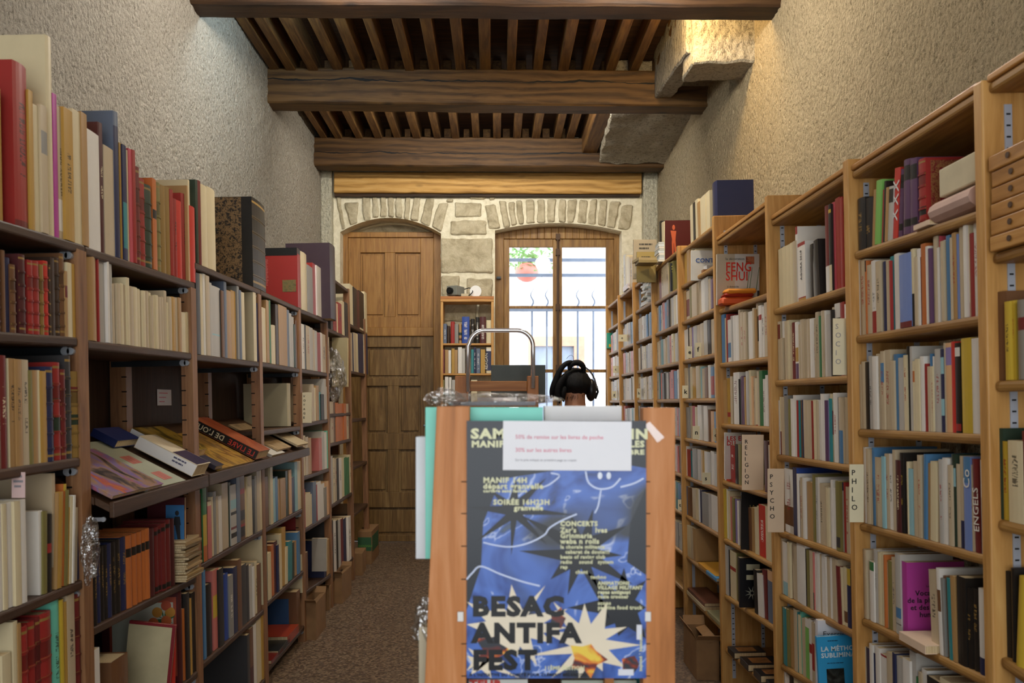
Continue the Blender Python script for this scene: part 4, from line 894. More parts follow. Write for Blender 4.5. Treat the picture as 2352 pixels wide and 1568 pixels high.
# ================================================================== SINGLE THINGS
place_books(255)
BK = {(b['s'], b['k'], b['i'], b['n']): b for b in BOOKS}
def find(s, k, i, c, u=None):
    l = [b for b in BOOKS if (b['s'], b['k'], b['i']) == (s, k, i) and b['c'] == c and 'o' in b]
    return min(l, key=lambda b: abs(b['u1']-u) if u else 0)
def relabel(b, label):
    if 'o' in b: b['o']['label'] = label
def paint(name, cols, sc=7, seed=0.0):
    m = NT(name); n = m.noise(m.coords((1, 1.6, 1)), sc, 5, .6, 1.2)
    k = len(cols); m.base(m.ramp(n, [(lerp(.3, .7, j/max(1, k-1)), hexc(c)) for j, c in enumerate(cols)])); m.set(Roughness=.3); return m.m
_pc = {}
def P(h, rough=.5):
    if (h, rough) not in _pc: _pc[h, rough] = plain('colour_'+h, h, rough, var=.06)
    return _pc[h, rough]

def slab_book(label, m4, w, l, T, cover, spine='-x', group=None, pagec=None, name='book', hard=.002):
    """closed book lying in its own frame: w along x, l along y, T up; open edges show the pages"""
    mb = MB(); c = min(hard, T*.25)
    mb.box(0, w, 0, l, 0, c); mb.box(0, w, 0, l, T-c, T)
    if spine == '-x': mb.box(0, c, 0, l, c, T-c)
    elif spine == '+x': mb.box(w-c, w, 0, l, c, T-c)
    elif spine == '-y': mb.box(0, w, 0, c, c, T-c)
    elif spine == '+y': mb.box(0, w, l-c, l, c, T-c)
    o = mb.build(name, cover, None, m4, bevel=.0006); tag(o, label, 'book', group)
    mb = MB(); e = .0025; s_ = spine
    mb.box(c if s_ == '-x' else e, w-(c if s_ == '+x' else e), c if s_ == '-y' else e, l-(c if s_ == '+y' else e), c, T-c); mb.build('pages', pagec or M['pages'], o)
    return o
def face_book(label, u0, v0, u1, v1, d, T, cover, cat='book', name='book', tilt=0.0, roll=0.0):
    """book standing with its front cover towards the viewer"""
    v0, v1 = min(v0, v1), max(v0, v1)
    a, b = W(u0, v1, d), W(u1, v0, d); w, h = b.x-a.x, b.z-a.z
    m4 = Matrix.Translation((a.x, d, a.z)) @ Matrix.Rotation(roll, 4, 'Y') @ Matrix.Rotation(tilt, 4, 'X')
    mb = MB(); c = min(.002, T*.3); mb.box(0, w, 0, c, 0, h); mb.box(0, w, T-c, T, 0, h); mb.box(0, c, c, T-c, 0, h)
    o = mb.build(name, cover, None, m4, bevel=.0006); tag(o, label, cat)
    mb = MB(); mb.box(c, w-.002, c, T-c, .002, h-.002); mb.build('pages', M['pages'], o)
    return o, w, h
def lines(o, x0, x1, z0, z1, n, mat, y=-.0012, name='print_lettering', face='front'):
    mb = MB(); r_ = random.Random(int(x0*1e5)+n); st_ = (z1-z0)/max(1, n)
    for j in range(n):
        a_, b_ = z1-st_*j-st_*.45, z1-st_*j
        xa, xb = x0+(x1-x0)*r_.uniform(0, .1), x1-(x1-x0)*r_.uniform(0, .35); x = xa
        while x < xb:
            w_ = (x1-x0)*r_.uniform(.08, .22); xe = min(xb, x+w_)
            if face == 'front': mb.box(x, xe, y, y+.0006, a_, b_)
            else: mb.box(a_, b_, x, xe, y, y+.0006)
            x = xe+(x1-x0)*.025
    return mb.build(name, mat, o)
FRONT = lambda x, z, y=-.0018: frame((x, y, z), (1, 0, 0), (0, 0, 1))

# ------------------------------------------------------------------ section cards
def section_card(word, s, u0, v0, u1, v1, mat, label, step):
    a_, _ = pt(s, u1 if s == 'R' else u0, V0)
    d = a_; a, b = W(u0, v1, d), W(u1, v0, d)
    mb = MB(); mb.box(0, b.x-a.x, -.0015, .0015, 0, b.z-a.z)
    o = mb.build('section_card', mat, None, at(a.x, d, a.z), bevel=.0008); tag(o, label, 'card')
    w, h = b.x-a.x, b.z-a.z; n = len(word); sz = h*.115 if n < 6 else h*.088
    for j, ch in enumerate(word):
        text('letter', ch, sz*1.12, M['greyink'] if word == 'SOCIO' else M['ink'], o, FRONT(w*.12, h*(.93-step*j)-sz, -.0022), bold=0 if word == 'SOCIO' else .0003)
section_card('SOCIO', 'R', 1913, 731, 1953, 861, M['card'], 'tall cream card lettered SOCIO at the end of a shelf of paperbacks', .155)
section_card('PHILO', 'R', 1951, 1066, 1984, 1199, M['card'], 'tall cream card lettered PHILO sticking out from a pine upright', .15)
o_ps = section_card('PSYCHO', 'R', 1763, 1076, 1801, 1222, M['card2'], 'tall peach card lettered PSYCHO sticking out into the aisle', .125)
section_card('RELIGION', 'R', 1704, 998, 1754, 1125, M['card2'], 'wide peach card lettered RELIGION among paperbacks', .105)
section_card('VOYAGE', 'L', 694, 901, 716, 971, M['card'], 'cream card lettered VOYAGE on the left shelves', .14)
for ch, u0, v0, u1, v1, w in [('e', 1577, 795, 1590, 822, 'below a row of pale paperbacks'), ('f', 1597, 787, 1611, 818, 'right of the e card'), ('k', 1567, 885, 1580, 914, 'against the upright'), ('n', 1591, 978, 1607, 1008, 'under pale paperbacks'), ('o', 1638, 983, 1648, 1013, 'right of the n card'),
                          ('s', 1613, 1085, 1632, 1112, 'tilted among booklets'), ('t', 1557, 1147, 1567, 1172, 'beside the wooden rack'), ('g', 1406, 898, 1416, 914, 'near the window'), ('h', 1463, 892, 1471, 913, 'left of a row of dark paperbacks'), ('c', 1408, 840, 1422, 856, 'close to the window'), ('o', 1421, 768, 1440, 784, 'beside red paperbacks near the window'), ('i', 1499, 895, 1507, 914, 'right of the h card')]:
    d = pt('R', u1, V0)[0]; a, b = W(u0, v1, d), W(u1, v0, d); w_, h_ = b.x-a.x, b.z-a.z
    mb = MB(); mb.box(0, w_, -.001, .001, 0, h_); o = mb.build('letter_card', M['card'], None, at(a.x, d, a.z)); tag(o, 'small cream card with the letter %s, %s' % (ch, w), 'card')
    text('letter', ch, min(h_*.5, w_*1.1), M['ink'], o, FRONT(w_*.3, h_*.35, -.0014), bold=.0008)

# ------------------------------------------------------------------ right wall, closest bay: stacked boards
sz = shelf_z('R', 0, 0, 1.9)
for j in range(6):
    L_ = .78-.03*rnd.random(); T_ = .0375
    mb = MB(); mb.box(-.006, .2, -L_, 0, 0, T_-.002)
    o = mb.build('wooden_board', M['pineY'], None, smat('R', XF['R']-.004-rnd.uniform(0, .006), YR[0]-.028-rnd.uniform(0, .006), sz+.001+j*T_, rz=rnd.uniform(-.01, .01)), bevel=.003)
    mb = MB(); mb.tube([(-.0062, -.075, T_*.5), (-.009, -.075, T_*.5)], .007, 10); mb.build('bolt', P('4a3018', .6), o)
    tag(o, ['lowest', 'second from bottom', 'third from bottom', 'fourth from bottom', 'fifth from bottom', 'topmost'][j]+' of six stacked pine boards with dark bolts', 'board', 'stacked pine boards')

# ------------------------------------------------------------------ right wall: lying things
def lie(s, k, i, u0, u1, T, dep, cover, label, ins=0.0, lift=0.0, name='book', over=0.0):
    ya, yb = pt(s, u0, V0)[0], pt(s, u1, V0)[0]
    y0, y1 = min(ya, yb), max(ya, yb); z = shelf_z(s, k, i, (y0+y1)/2)+.001+lift
    if s == 'R': m = smat(s, XF[s]+ins, y0, z); o = slab_book(label, m, dep, y1-y0, T, cover, '-x', name=name)
    else: m = smat(s, XF[s]-ins-dep, y0, z); o = slab_book(label, m, dep, y1-y0, T, cover, '+x', name=name)
    return o
lie('R', 1, 0, 2114, 2150, .014, .11, P('d8bfa6'), 'thin pinkish paperback lying flat in front of the red gilt book', -.01)
y0, y1 = pt('R', 2258, V0)[0]+.02, pt('R', 2152, V0)[0]; z = shelf_z('R', 1, 0, (y0+y1)/2)
mb = MB(); n = 14; prof = [(.05+.055*math.cos(q*2*math.pi/n), .034+.033*math.sin(q*2*math.pi/n)) for q in range(n)]
mb.prism(prof, 0, y1-y0); o = mb.build('book', plain('pink_cloth', 'c2a396', .8), None, smat('R', XF['R']-.01, y0, z+.001), smooth=False); tag(o, 'thick pale pink clothbound book lying with rounded spine out, under the cream box', 'book')
mb = MB(); mb.box(.01, .13, 0, y1-y0-.02, 0, .075); o = mb.build('cream_box', plain('box_board', 'c9bd9d', .75), None, smat('R', XF['R']-.004, y0, z+.07), bevel=.004); tag(o, 'pale cream slipcase box lying on the pink clothbound book', 'box')
lie('R', 1, 4, 2078, 2139, .024, .13, P('d9bfa5'), 'pinkish paperback lying flat in front of the magenta dictionary', -.03)
b = find('R', 1, 4, 'mg'); relabel(b, 'magenta philosophy dictionary with black title on its cover, standing')
for j, tx in enumerate(['Vocabulaire', 'de la philosophie', 'et des sciences', 'humaines']):
    text('cover_title', tx, .021, M['ink'], b['o'], frame((.078, -b['T']/2-.0008, b['h']*(.56-.095*j)), (1, 0, 0), (0, 0, 1)), bold=.0004, align='CENTER')
text('author_line', 'Louis Marie', .009, M['ink'], b['o'], frame((.078, -b['T']/2-.0008, b['h']*.67), (1, 0, 0), (0, 0, 1)), align='CENTER')
b = find('R', 1, 0, 're'); 
if b:
    relabel(b, 'large red leather book with gilt border on the cover, on the top shelf')
    mb = MB(); T2 = b['T']/2+.0008; mb.box(.02, b['d']-.006, -T2, -T2+.0004, .008, b['h']-.008); mb.build('gilt_cover', M['goldbits'], b['o'])
    mb = MB(); mb.box(.045, b['d']-.022, -T2-.0004, -T2, .035, b['h']-.03); mb.build('red_field', P('7d1016'), b['o'])
b = find('R', 1, 0, 'rr')
if b:
    relabel(b, 'bright red book with white crossed straps, leaning against violet volumes')
    for zf in (.33, .55, .74):
        mb = MB(); z = zf*b['h']; w = b['T']/2
        for sg in (1, -1): mb.hexa([(-.0016, -w, z-sg*.014-.003), (-.0008, -w, z-sg*.014-.003), (-.0008, w, z+sg*.014-.003), (-.0016, w, z+sg*.014-.003), (-.0016, -w, z-sg*.014+.003), (-.0008, -w, z-sg*.014+.003), (-.0008, w, z+sg*.014+.003), (-.0016, w, z+sg*.014+.003)])
        mb.build('white_cross', M['white'], b['o'])
# blue method book
o, w, h = face_book('blue paperback titled LA METHODE SUBLIMINALE, cover out, on a low shelf', 1886, 1640, 1966, 1462, 2.92, .014, P('2f93c4', .35), roll=-.06)
text('cover_title', 'LA MÉTHODE\nSUBLIMINALE', .0225, P('c9d8dc'), o, FRONT(.012, h-.052), bold=.0007)
lines(o, .03, .1, h-.1, h-.094, 1, P('16415c')); lines(o, .034, .08, h-.022, h-.015, 1, P('16415c'))
mb = MB(); mb.box(.028, .09, -.0012, -.0004, h-.19, h-.115); mb.build('cover_picture', paint('dark_photo', ['0a0a0a', '1c1f1d', '3c403c'], 30), o)
o, w, h = face_book('white exercise book with Exercices title, behind the blue method book', 1878, 1640, 1975, 1424, 2.99, .02, P('d5d3d6', .4))
text('cover_title', 'Exercices', .027, P('3a3a3e'), o, FRONT(.018, h-.058))
lie('R', 2, 5, 1946, 1959, .06, .12, P('35629c'), 'blue paperback lying at the front of the shelf beside the blue method book', -.015)

# FENG SHUI and the orange pile
d = pt('R', 1656, V0)[0]-.1
o, w, h = face_book('large pale FENG SHUI book standing cover out on a top shelf', 1647, 700, 1744, 583, d, .02, P('b9ab93', .35))
mb = MB(); mb.box(w*.42, w, -.0006, -.0001, h*.1, h); mb.build('cover_band', P('c9c6bf', .35), o)
text('cover_title', 'FENG\nSHUI', h*.25, P('d0321f'), o, FRONT(w*.2, h*.66), bold=.001, sx=.8, spacing=.72)
text('cover_line', 'la décoration', h*.07, P('4a4a40'), o, FRONT(w*.2, h*.88)); text('cover_subtitle', 'à domicile\ndans votre maison', h*.055, P('3a3a3a'), o, FRONT(w*.24, h*.34))
mb = MB(); mb.box(w*.68, w*.88, -.0012, -.0004, h*.8, h*.95); mb.build('cover_picture', paint('feng_photo', ['7a2a22', 'c07a52', '4a1a18'], 20), o)
mb = MB()
for q in (.7, .76, .92): mb.hexa([(w*q, -.0011, h*.3), (w*q+.003, -.0011, h*.3), (w*q+.003, -.0006, h*.3), (w*q, -.0006, h*.3), (w*(q+.07), -.0011, h*.74), (w*(q+.07)+.002, -.0011, h*.74), (w*(q+.07)+.002, -.0006, h*.74), (w*(q+.07), -.0006, h*.74)])
mb.build('bamboo_stems', P('3f6a34'), o)
mb = MB(); mb.box(w*.66, w*.76, -.0013, -.0006, h*.18, h*.31); mb.box(w*.95, w*.999, -.0013, -.0006, h*.15, h*.28); mb.build('pot_print', P('2a2020'), o)
for j, (c, nm, wd) in enumerate([('c9521c', 'lowest orange', .165), ('9a2a16', 'middle brick red', .15), ('d98a28', 'topmost amber', .15)]):
    T_ = (.04, .018, .024)[j]; a = W(1657+6*j, 706, d-.09)
    mb = MB(); mb.box(0, wd, 0, .085, 0, T_)
    m_ = rough_box('folded_cloth', hexp(0, wd, 0, .085, 0, T_), .02, .004, P(c, .6), 14, seed=j); m_.matrix_basis = at(a.x, d-.1, shelf_z('R', 3, 0, d)+.002+(0, .041, .06)[j])
    tag(m_, nm+' folded cloth of the small pile in front of the FENG SHUI book', 'cloth', 'folded cloths')

# low shelves of the RELIGION and letter bays: books lying flat
for j, (u0, u1, tt, lb) in enumerate([(1669, 1684, .03, 'farthest'), (1697, 1716, .032, 'second'), (1728, 1745, .032, 'third'), (1757, 1773, .034, 'closest')]):
    o = lie('R', 3, 6, u0, u1, tt, .16, P('1a1716', .35), lb+' black covered book lying flat on the low empty shelf, white page edge out', -.02)
    mb = MB(); l_ = abs(pt('R', u0, V0)[0]-pt('R', u1, V0)[0]); mb.box(.03, .12, l_*.2, l_*.8, tt, tt+.0006); mb.build('cover_picture', paint('tiger_%d' % j, ['5a3018', '8a5a30', '2a1a12'], 24), o)
b0 = lie('R', 4, 8, 1600, 1640, .02, .15, P('c08a2c'), 'yellow booklet lying flat on a low shelf', -.01)
lie('R', 4, 8, 1622, 1646, .018, .16, P('4a86b4'), 'blue booklet lying flat at the edge of a low shelf', -.02)
lie('R', 4, 9, 1572, 1612, .022, .12, P('c9b893'), 'cream paperback lying flat under the brown one on a low shelf', -.01)
lie('R', 4, 9, 1574, 1612, .02, .12, P('6a3f2a'), 'brown paperback lying flat on top of the cream one on a low shelf', -.008, lift=.0235)
lie('R', 4, 9, 1618, 1648, .02, .13, P('8f8a66'), 'green grey paperback lying flat beside two stacked paperbacks', -.008)

# top right: art books and piles
d5 = pt('R', 1529, V0)[0]-.02; 
o, w, h = face_book('dark red art book with orange figure on its cover, on top of the right shelves', 1528, 596, 1588, 506, d5, .02, P('4a1410', .35))
mb = MB(); fg = P('b5542c', .5); cx = w*.32
mb.ball((cx, -.001, h*.82), (w*.055, .0008, h*.065)); mb.quad([(cx-w*.12, -.0009, h*.74), (cx+w*.1, -.0009, h*.73), (cx+w*.07, -.0009, h*.5), (cx+w*.08, -.0009, h*.42), (cx-w*.07, -.0009, h*.42), (cx-w*.06, -.0009, h*.52)])
mb.quad([(cx-w*.07, -.0009, h*.43), (cx+w*.0, -.0009, h*.43), (cx+.0, -.0009, h*.1), (cx-w*.05, -.0009, h*.1)]); mb.quad([(cx+w*.01, -.0009, h*.43), (cx+w*.08, -.0009, h*.43), (cx+w*.1, -.0009, h*.12), (cx+w*.05, -.0009, h*.12)])
mb.build('figure_print', fg, o)
zt = 2.476
for j in range(9):
    mb = MB(); mb.box(0, .1, 0, .14, 0, .014); o = mb.build('booklet', P(['d8d4c8', 'cfd6d8', 'b9c0bc'][j % 3]), None, at(W(1513, 0, d5).x+rnd.uniform(0, .01), d5+.02+.0*j, zt+.002+j*.0152, rnd.uniform(-.05, .05))); tag(o, ordn(j).capitalize().lower()+' booklet from the bottom of the pile behind the dark red art book', 'booklet', 'booklets behind the art book')
y6 = (YR[5]+YR[6])/2
for j in range(13):
    mb = MB(); mb.box(0, .15, -.11, .11, 0, .016); o = mb.build('booklet', P(['e0dcd4', 'd3d6d4', 'e6e4de', 'bfc6c0'][j % 4]), None, smat('R', XF['R']-.01+rnd.uniform(0, .03), y6+rnd.uniform(-.02, .02), 2.262+j*.0166, rz=rnd.uniform(-.12, .12))); tag(o, ordn(j)+' booklet from the bottom of the white booklet pile near the window', 'booklet', 'white booklet pile')
y7 = (YR[6]+YR[7])/2
for j in range(3):
    mb = MB(); mb.box(0, .2, -.13, .13, 0, .014); o = mb.build('booklet', P('d9cfd0'), None, smat('R', XF['R']-.012, y7+rnd.uniform(-.02, .02), 2.492+j*.0146)); tag(o, ordn(j)+' large pale booklet from the bottom, lying on the highest shelf near the window', 'booklet', 'large pale booklets')
o, w, h = face_book('tall beige book with printed title, upright on the highest shelf near the window', 1455, 640, 1508, 550, YR[5]-.05, .02, P('a89a80')); lines(o, w*.2, w*.9, h*.7, h*.9, 2, P('4a4438'))
o, w, h = face_book('yellowish book standing in front of the tall beige book near the window', 1463, 648, 1507, 578, YR[5]-.1, .02, P('a08a4e')); lines(o, w*.2, w*.9, h*.6, h*.85, 3, P('4a4030'))
for j in range(2): 
    a = W(1467, 0, YR[5]-.3); mb = MB(); mb.box(0, .13, 0, .16, 0, .018); o = mb.build('book', P(['8a7648', 'a8946a'][j]), None, at(a.x, YR[5]-.3, 2.478+j*.019, .12*j)); tag(o, ['lower', 'upper'][j]+' tan booklet lying in front of the yellowish book near the window', 'book')
o, w, h = face_book('white picture book with blue lettering on the shelf below the navy folio', 1588, 644, 1640, 575, pt('R', 1600, V0)[0]-.1, .018, P('cfccc2', .4)); text('cover_title', 'CONTES', h*.2, P('3f5f9a'), o, FRONT(w*.18, h*.6), bold=.0008)
for j in range(2):
    a = W(1596, 0, 4.9); mb = MB(); mb.box(0, .12, 0, .1, 0, .022); o = mb.build('booklet', P(['8a6038', 'c9c9c6'][j]), None, at(a.x+.02*j, 4.7, shelf_z('R', 4, 1, 4.9)+.003+.023*j, .15*j)); tag(o, ['brown booklet', 'white booklet'][j]+' lying in front of the white picture book', 'booklet')
o, w, h = face_book('dark paperback with yellow lettering, cover out, below the dark red art book', 1540, 668, 1562, 604, YR[4]+.25, .016, P('26262c', .4)); lines(o, w*.1, w*.95, h*.62, h*.9, 3, P('b9b23a'))
a, b_ = W(1394, 800, YR[8]-.05), W(1411, 764, YR[8]-.05); mb = MB(); mb.box(0, b_.x-a.x, -.03, 0, 0, b_.z-a.z); o = mb.build('teal_box', P('2fa183', .5), None, at(a.x, YR[8]-.02, a.z), bevel=.003); tag(o, 'small teal and yellow box at the window end of the right shelves', 'box')
mb = MB(); mb.box(.02, .06, -.032, -.0305, .015, .045); mb.build('yellow_print', P('d8b02c'), o)
# folios that stand cover out on the right shelves
for (u0, v0, u1, v1, c, lb, t_) in [(1665, 993, 1703, 1100, 'd5cfc6', 'white paperback with red title words, cover out, left of the RELIGION card', 'LES ENF\nDU'), (1703, 1130, 1764, 1262, '0f0f11', 'black paperback with blue cover picture, left of the red one', ''), (1699, 1283, 1750, 1395, '101014', 'black art book with white panels on its cover, on a low shelf', '')]:
    d = pt('R', u0+3, V0)[0]-.02
    o, w, h = face_book(lb, u0, v0, u1, v1, d, .014, P(c, .35))
    if t_: text('cover_title', t_, h*.13, P('c0241c'), o, FRONT(w*.1, h*.83), bold=.0008, spacing=.8)
    elif c == '0f0f11':
        mb = MB(); mb.box(w*.3, w*.85, -.001, -.0004, h*.15, h*.42); mb.build('cover_picture', P('2c6a94', .4), o); text('cover_title', 'LA BEAU\nDANS\nLA MAI', h*.085, P('a8924a'), o, FRONT(w*.3, h*.72))
    else:
        mb = MB(); mb.box(w*.3, w*.9, -.001, -.0004, h*.77, h*.89); mb.box(w*.3, w*.7, -.001, -.0004, h*.57, h*.67); mb.build('title_panel', P('b9b394', .5), o)
        mb = MB(); cx, cz = w*.55, h*.3
        for k in range(9): q = 2*math.pi*k/9; mb.quad([(cx+.008*math.cos(q-.5), -.0008, cz+.008*math.sin(q-.5)), (cx+.035*math.cos(q), -.0008, cz+.035*math.sin(q)), (cx+.008*math.cos(q+.5), -.0008, cz+.008*math.sin(q+.5))])
        mb.build('burst_print', P('8a8a7c', .5), o)

# ------------------------------------------------------------------ left wall: things among the books
d = 2.0
a, b_ = W(27, 1143, 2.12), W(58, 1084, 2.12); mb = MB(); mb.box(0, b_.x-a.x, -.0008, .0008, 0, b_.z-a.z); o = mb.build('price_note', plain('pink_note', 'd6b8b4', .8), None, at(a.x, 2.12, a.z)); tag(o, 'small pink note standing on the white paperback set', 'note'); lines(o, .005, .03, .02, .058, 3, M['greyink'], -.0016)
mb = MB(); a, b_ = W(361, 927, 3.3), W(394, 889, 3.3)
yb = 3.0; xb = -1.215-BD+.003
mb.box(0, .001, 0, .165, 0, .075); o = mb.build('wall_note', M['paper'], None, smat('L', xb, 3.82, 1.495, 0)); tag(o, 'small white note pinned to the dark back board above the display', 'note')
mb = MB()
for j in range(3): mb.box(.0011, .0016, .02, .12-.02*j, .056-.02*j, .06-.02*j)
mb.build('print_lettering', M['pinkink'], o)
# crumpled clear bag hanging over the shelf end
def bag(name, label, c, r, seed, sub=18, amp=.25, cat='bag'):
    mb = MB()
    def fn(dv, o): 
        n = noise.noise(dv*2.2+Vector((seed, 0, 0)))*amp*1.2+noise.noise(dv*6+Vector((0, seed, 0)))*amp*.6
        return o*(1+n)
    mb.ball((0, 0, 0), r, sub, sub-4, fn=fn); o = mb.build(name, M['wrap'], None, Matrix.Translation(c), smooth=False, weld=True); return tag(o, label, cat)
bag('plastic_bag', 'crumpled clear plastic bag hanging at the end of a left shelf', W(206, 1262, 2.42), (.024, .03, .09), 3, 26, .3)
bag('plastic_parcel', 'books in crumpled clear film beside the VOYAGE card bay', MS['L'] @ Vector((-1.25, 6.45, 1.72)), (.09, .11, .19), 9, 26, .22, 'parcel')
o, w, h = face_book('green and cream book inside the clear film parcel', 762, 888, 798, 775, 6.55, .05, P('a89870'))
# magazines lying in a pile
for j in range(17):
    ya, yb_ = pt('L', 406, V0)[0], pt('L', 466, V0)[0]; z = shelf_z('L', 1, 3, yb_)+.012
    o = slab_book(ordn(j)+' magazine from the bottom of the pile beside the dark red volumes', smat('L', XF['L']-.21+rnd.uniform(0, .025), ya+rnd.uniform(0, .012), z+j*.0093, rz=rnd.uniform(-.06, .06)), .215, min(yb_-ya-.07, .16), .0088, P(['a3875e', 'b8a27c', '8f7448', 'c5b594', '7d6a4c'][j % 5], .6), '+x', 'magazine pile', hard=.0006, name='magazine'); o['category'] = 'magazine'
o, w, h = face_book('maroon folio with a blue postcard of a man, standing behind the dark red volumes', 338, 1258, 424, 1142, 3.22, .02, P('4a1018', .5))
mb = MB(); mb.box(w*.5, w*.99, -.0012, -.0004, h*.05, h*.85); pc = mb.build('postcard', P('3f78ad', .4), o)
mb = MB(); cx, cz = w*.8, h*.45; mb.ball((cx, -.0014, cz+h*.24), (.008, .0006, .01)); mb.quad([(cx-.017, -.0014, cz+.0), (cx+.015, -.0014, cz), (cx+.011, -.0014, cz+.034), (cx-.009, -.0014, cz+.034)]); mb.quad([(cx-.008, -.0014, cz), (cx+.012, -.0014, cz), (cx+.014, -.0014, cz-.055), (cx+.002, -.0014, cz-.055)]); mb.build('figure_print', P('2a2c30'), pc)
# low left: framed cream board, flowered cover
o, w, h = face_book('cream board with dark red frame leaning on a low left shelf', 284, 1560, 391, 1424, 2.95, .012, P('7a1a22', .5), 'board', 'framed_board', tilt=0.0, roll=.1)
mb = MB(); mb.box(.0, w*.93, -.002, -.0004, -.01, h*.95); mb.build('cream_sheet', plain('cream_sheet', 'b7ab86', .7), o)
b = find('L', 1, 4, 'mr'); relabel(b, 'tall maroon album with flower cover on the low left shelf')
T2 = b['T']/2+.0008; mb = MB(); mb.box(-b['d']+.03, -.012, -T2, -T2+.0004, .03, b['h']-.025); mb.build('cover_panel', P('9a4a34'), b['o'])
mb = MB(); mb.box(-b['d']+.04, -.024, -T2-.0006, -T2-.0001, .05, b['h']-.045); cpn = mb.build('pale_panel', P('b9bfae'), b['o'])
for (x, z, c) in [(-.05, .84, 'b5553a'), (-.085, .77, 'c08a3a'), (-.035, .77, 'c08a3a'), (-.05, .68, 'c06a3a'), (-.1, .66, 'c06a3a')]:
    mb = MB(); mb.ball((x, -T2-.001, b['h']*z), (.02, .0006, .02)); mb.build('flower_print', P(c), cpn)
mb = MB()
for k in range(8): q = k*.8; mb.quad([(-.06, -T2-.0009, b['h']*.7), (-.06+.03*math.cos(q), -T2-.0009, b['h']*.7+.02*math.sin(q)), (-.06+.045*math.cos(q+.2), -T2-.0009, b['h']*.7+.045*math.sin(q+.2)), (-.06+.02*math.cos(q+.5), -T2-.0009, b['h']*.7+.03*math.sin(q+.5))])
mb.build('leaf_print', P('2f6a44'), cpn)
# red art book on the top
b = find('L', 3, 0, 're'); relabel(b, 'large red art book, cover out with a small painting, on top of the left shelves')
T2 = b['T']/2+.0008; w, h = b['d'], b['h']
mb = MB(); mb.box(-w, -.002, -T2, -T2+.0004, h*.87, h); mb.build('black_band', P('1a1a1a', .4), b['o'])
mb = MB(); mb.box(-w*.36, -.012, -T2-.0004, -T2, h*.26, h*.46); mb.build('cover_picture', paint('small_painting', ['4a4a34', '7a7048', '8a5a3a'], 40), b['o'])
mb = MB()
for j in range(24): mb.box(-w*.95, -w*.95+w*.27*rnd.uniform(.85, 1), -T2-.0002, -T2, h*(.8-.0185*j), h*(.8-.0185*j)+.0022)
mb.build('print_lettering', P('d88a84'), b['o'])
# black marbled volume
b = find('L', 2, 0, 'bk', 612); relabel(b, 'big old volume with black spine and speckled brown boards, on the top left shelf')
T2 = b['T']/2+.0008; mb = MB(); mb.box(-b['d'], -.062, -T2, -T2+.0004, .002, b['h']-.002); mb.build('marbled_board', M['marble'], b['o'])
# big folios standing open-faced
row_ = None
def folio(label, s, u0, u1, v, zbase, d_, ins, col):
    ya, yb_ = pt(s, u0, V0, ins)[0], pt(s, u1, V0, ins)[0]; y0, y1 = sorted((ya, yb_)); _, zt = pt(s, (u0+u1)/2, v, ins)
    mb, pg = MB(), MB(); bookmesh(y1-y0, zt-zbase, d_, SG[s], True, False, col, col, None, [], (.3, .7), 1.0, mb, pg)
    o = mb.build('book', M['book'], None, smat(s, XF[s]+SG[s]*ins, (y0+y1)/2, zbase), attrs=True); pg.build('pages', M['pages'], o); return tag(o, label, 'book')
folio('very large dark purple folio sticking out beside the oak door', 'L', 766, 778, 570, 2.101, .32, -.07, hexc('33202e'))
folio('big pale parchment portfolio standing behind the sloping display', 'L', 662, 670, 880, 1.36, .27, .03, hexc('b3a888'))
b = find('L', 3, 5, 'br'); relabel(b, 'brown album with a blue panel on its cover, on the lowest shelf past the display')
T2 = b['T']/2+.0008; mb = MB(); mb.box(-b['d']+.02, -.05, -T2, -T2+.0004, .03, b['h']-.04); mb.build('blue_panel', P('2c4f78', .5), b['o'])
for j, (u0, u1, t_, c, wd) in enumerate([(612, 640, .02, '6a2018', 'dark red'), (628, 655, .03, '20201e', 'black'), (650, 676, .05, '9a3a20', 'red and orange')]):
    lie('L', 3, 5, u0, u1, t_, .2, P(c, .35), wd+' book lying flat on the lowest shelf past the display', .0)
# note card on slate book
b = find('L', 2, 1, 'nv', 598)
T2 = b['T']/2+.0008; mb = MB(); mb.box(-.10, -.035, -T2, -T2+.0004, b['h']*.74, b['h']*.93); mb.build('paper_label', M['paper'], b['o'])
# grey upright page covers in the VOYAGE bay
o, w, h = face_book('grey cover with a faded page, leaning on a low shelf past the display', 716, 1312, 750, 1236, 5.7, .03, P('a79f92'))

# ------------------------------------------------------------------ books on the sloping display
def disp(sl, ua, len_y, up0, w, T, rot, cover, label, spine='-y', lift=0.0):
    t, (ya, za), (yb, zb), xs, k = sl
    y = -xs*F/(U0-ua); z = za+(zb-za)*(y-ya)/(yb-ya)
    ang = math.atan(k)
    m = MS['L'] @ Matrix.Translation((xs-.004, y, z+.003)) @ Matrix.Rotation(ang, 4, 'Y') @ Matrix.Translation((-up0, 0, lift)) @ Matrix.Rotation(rot, 4, 'Z') @ Matrix.Translation((-w, 0, 0))
    return slab_book(label, m, w, len_y, T, cover, spine), ang
o, _ = disp(SL1, 250, .38, .0, .27, .012, .0, paint('village_painting', ['2a2422', '5a4a44', 'a07a5a', '7a6a9a', 'b5533a', 'c98a3c'], 5), 'glossy art book with a purple and orange painting, closest on the sloping display', lift=.0145)
o, _ = disp(SL1, 335, .34, .0, .33, .012, .0, P('a3a48c', .4), 'grey green art book with red lettering on the sloping display')
lines(o, .2, .32, .05, .3, 2, P('b9695a'), .0122, face='top')
o, _ = disp(SL1, 436, .145, .0, .25, .05, .0, P('d2c2a4', .5), 'thick white spined paperback with a dark cover band, on the sloping display', lift=.0135)
lines(o, .15, .22, .012, .04, 2, P('50506a'), -.0014)
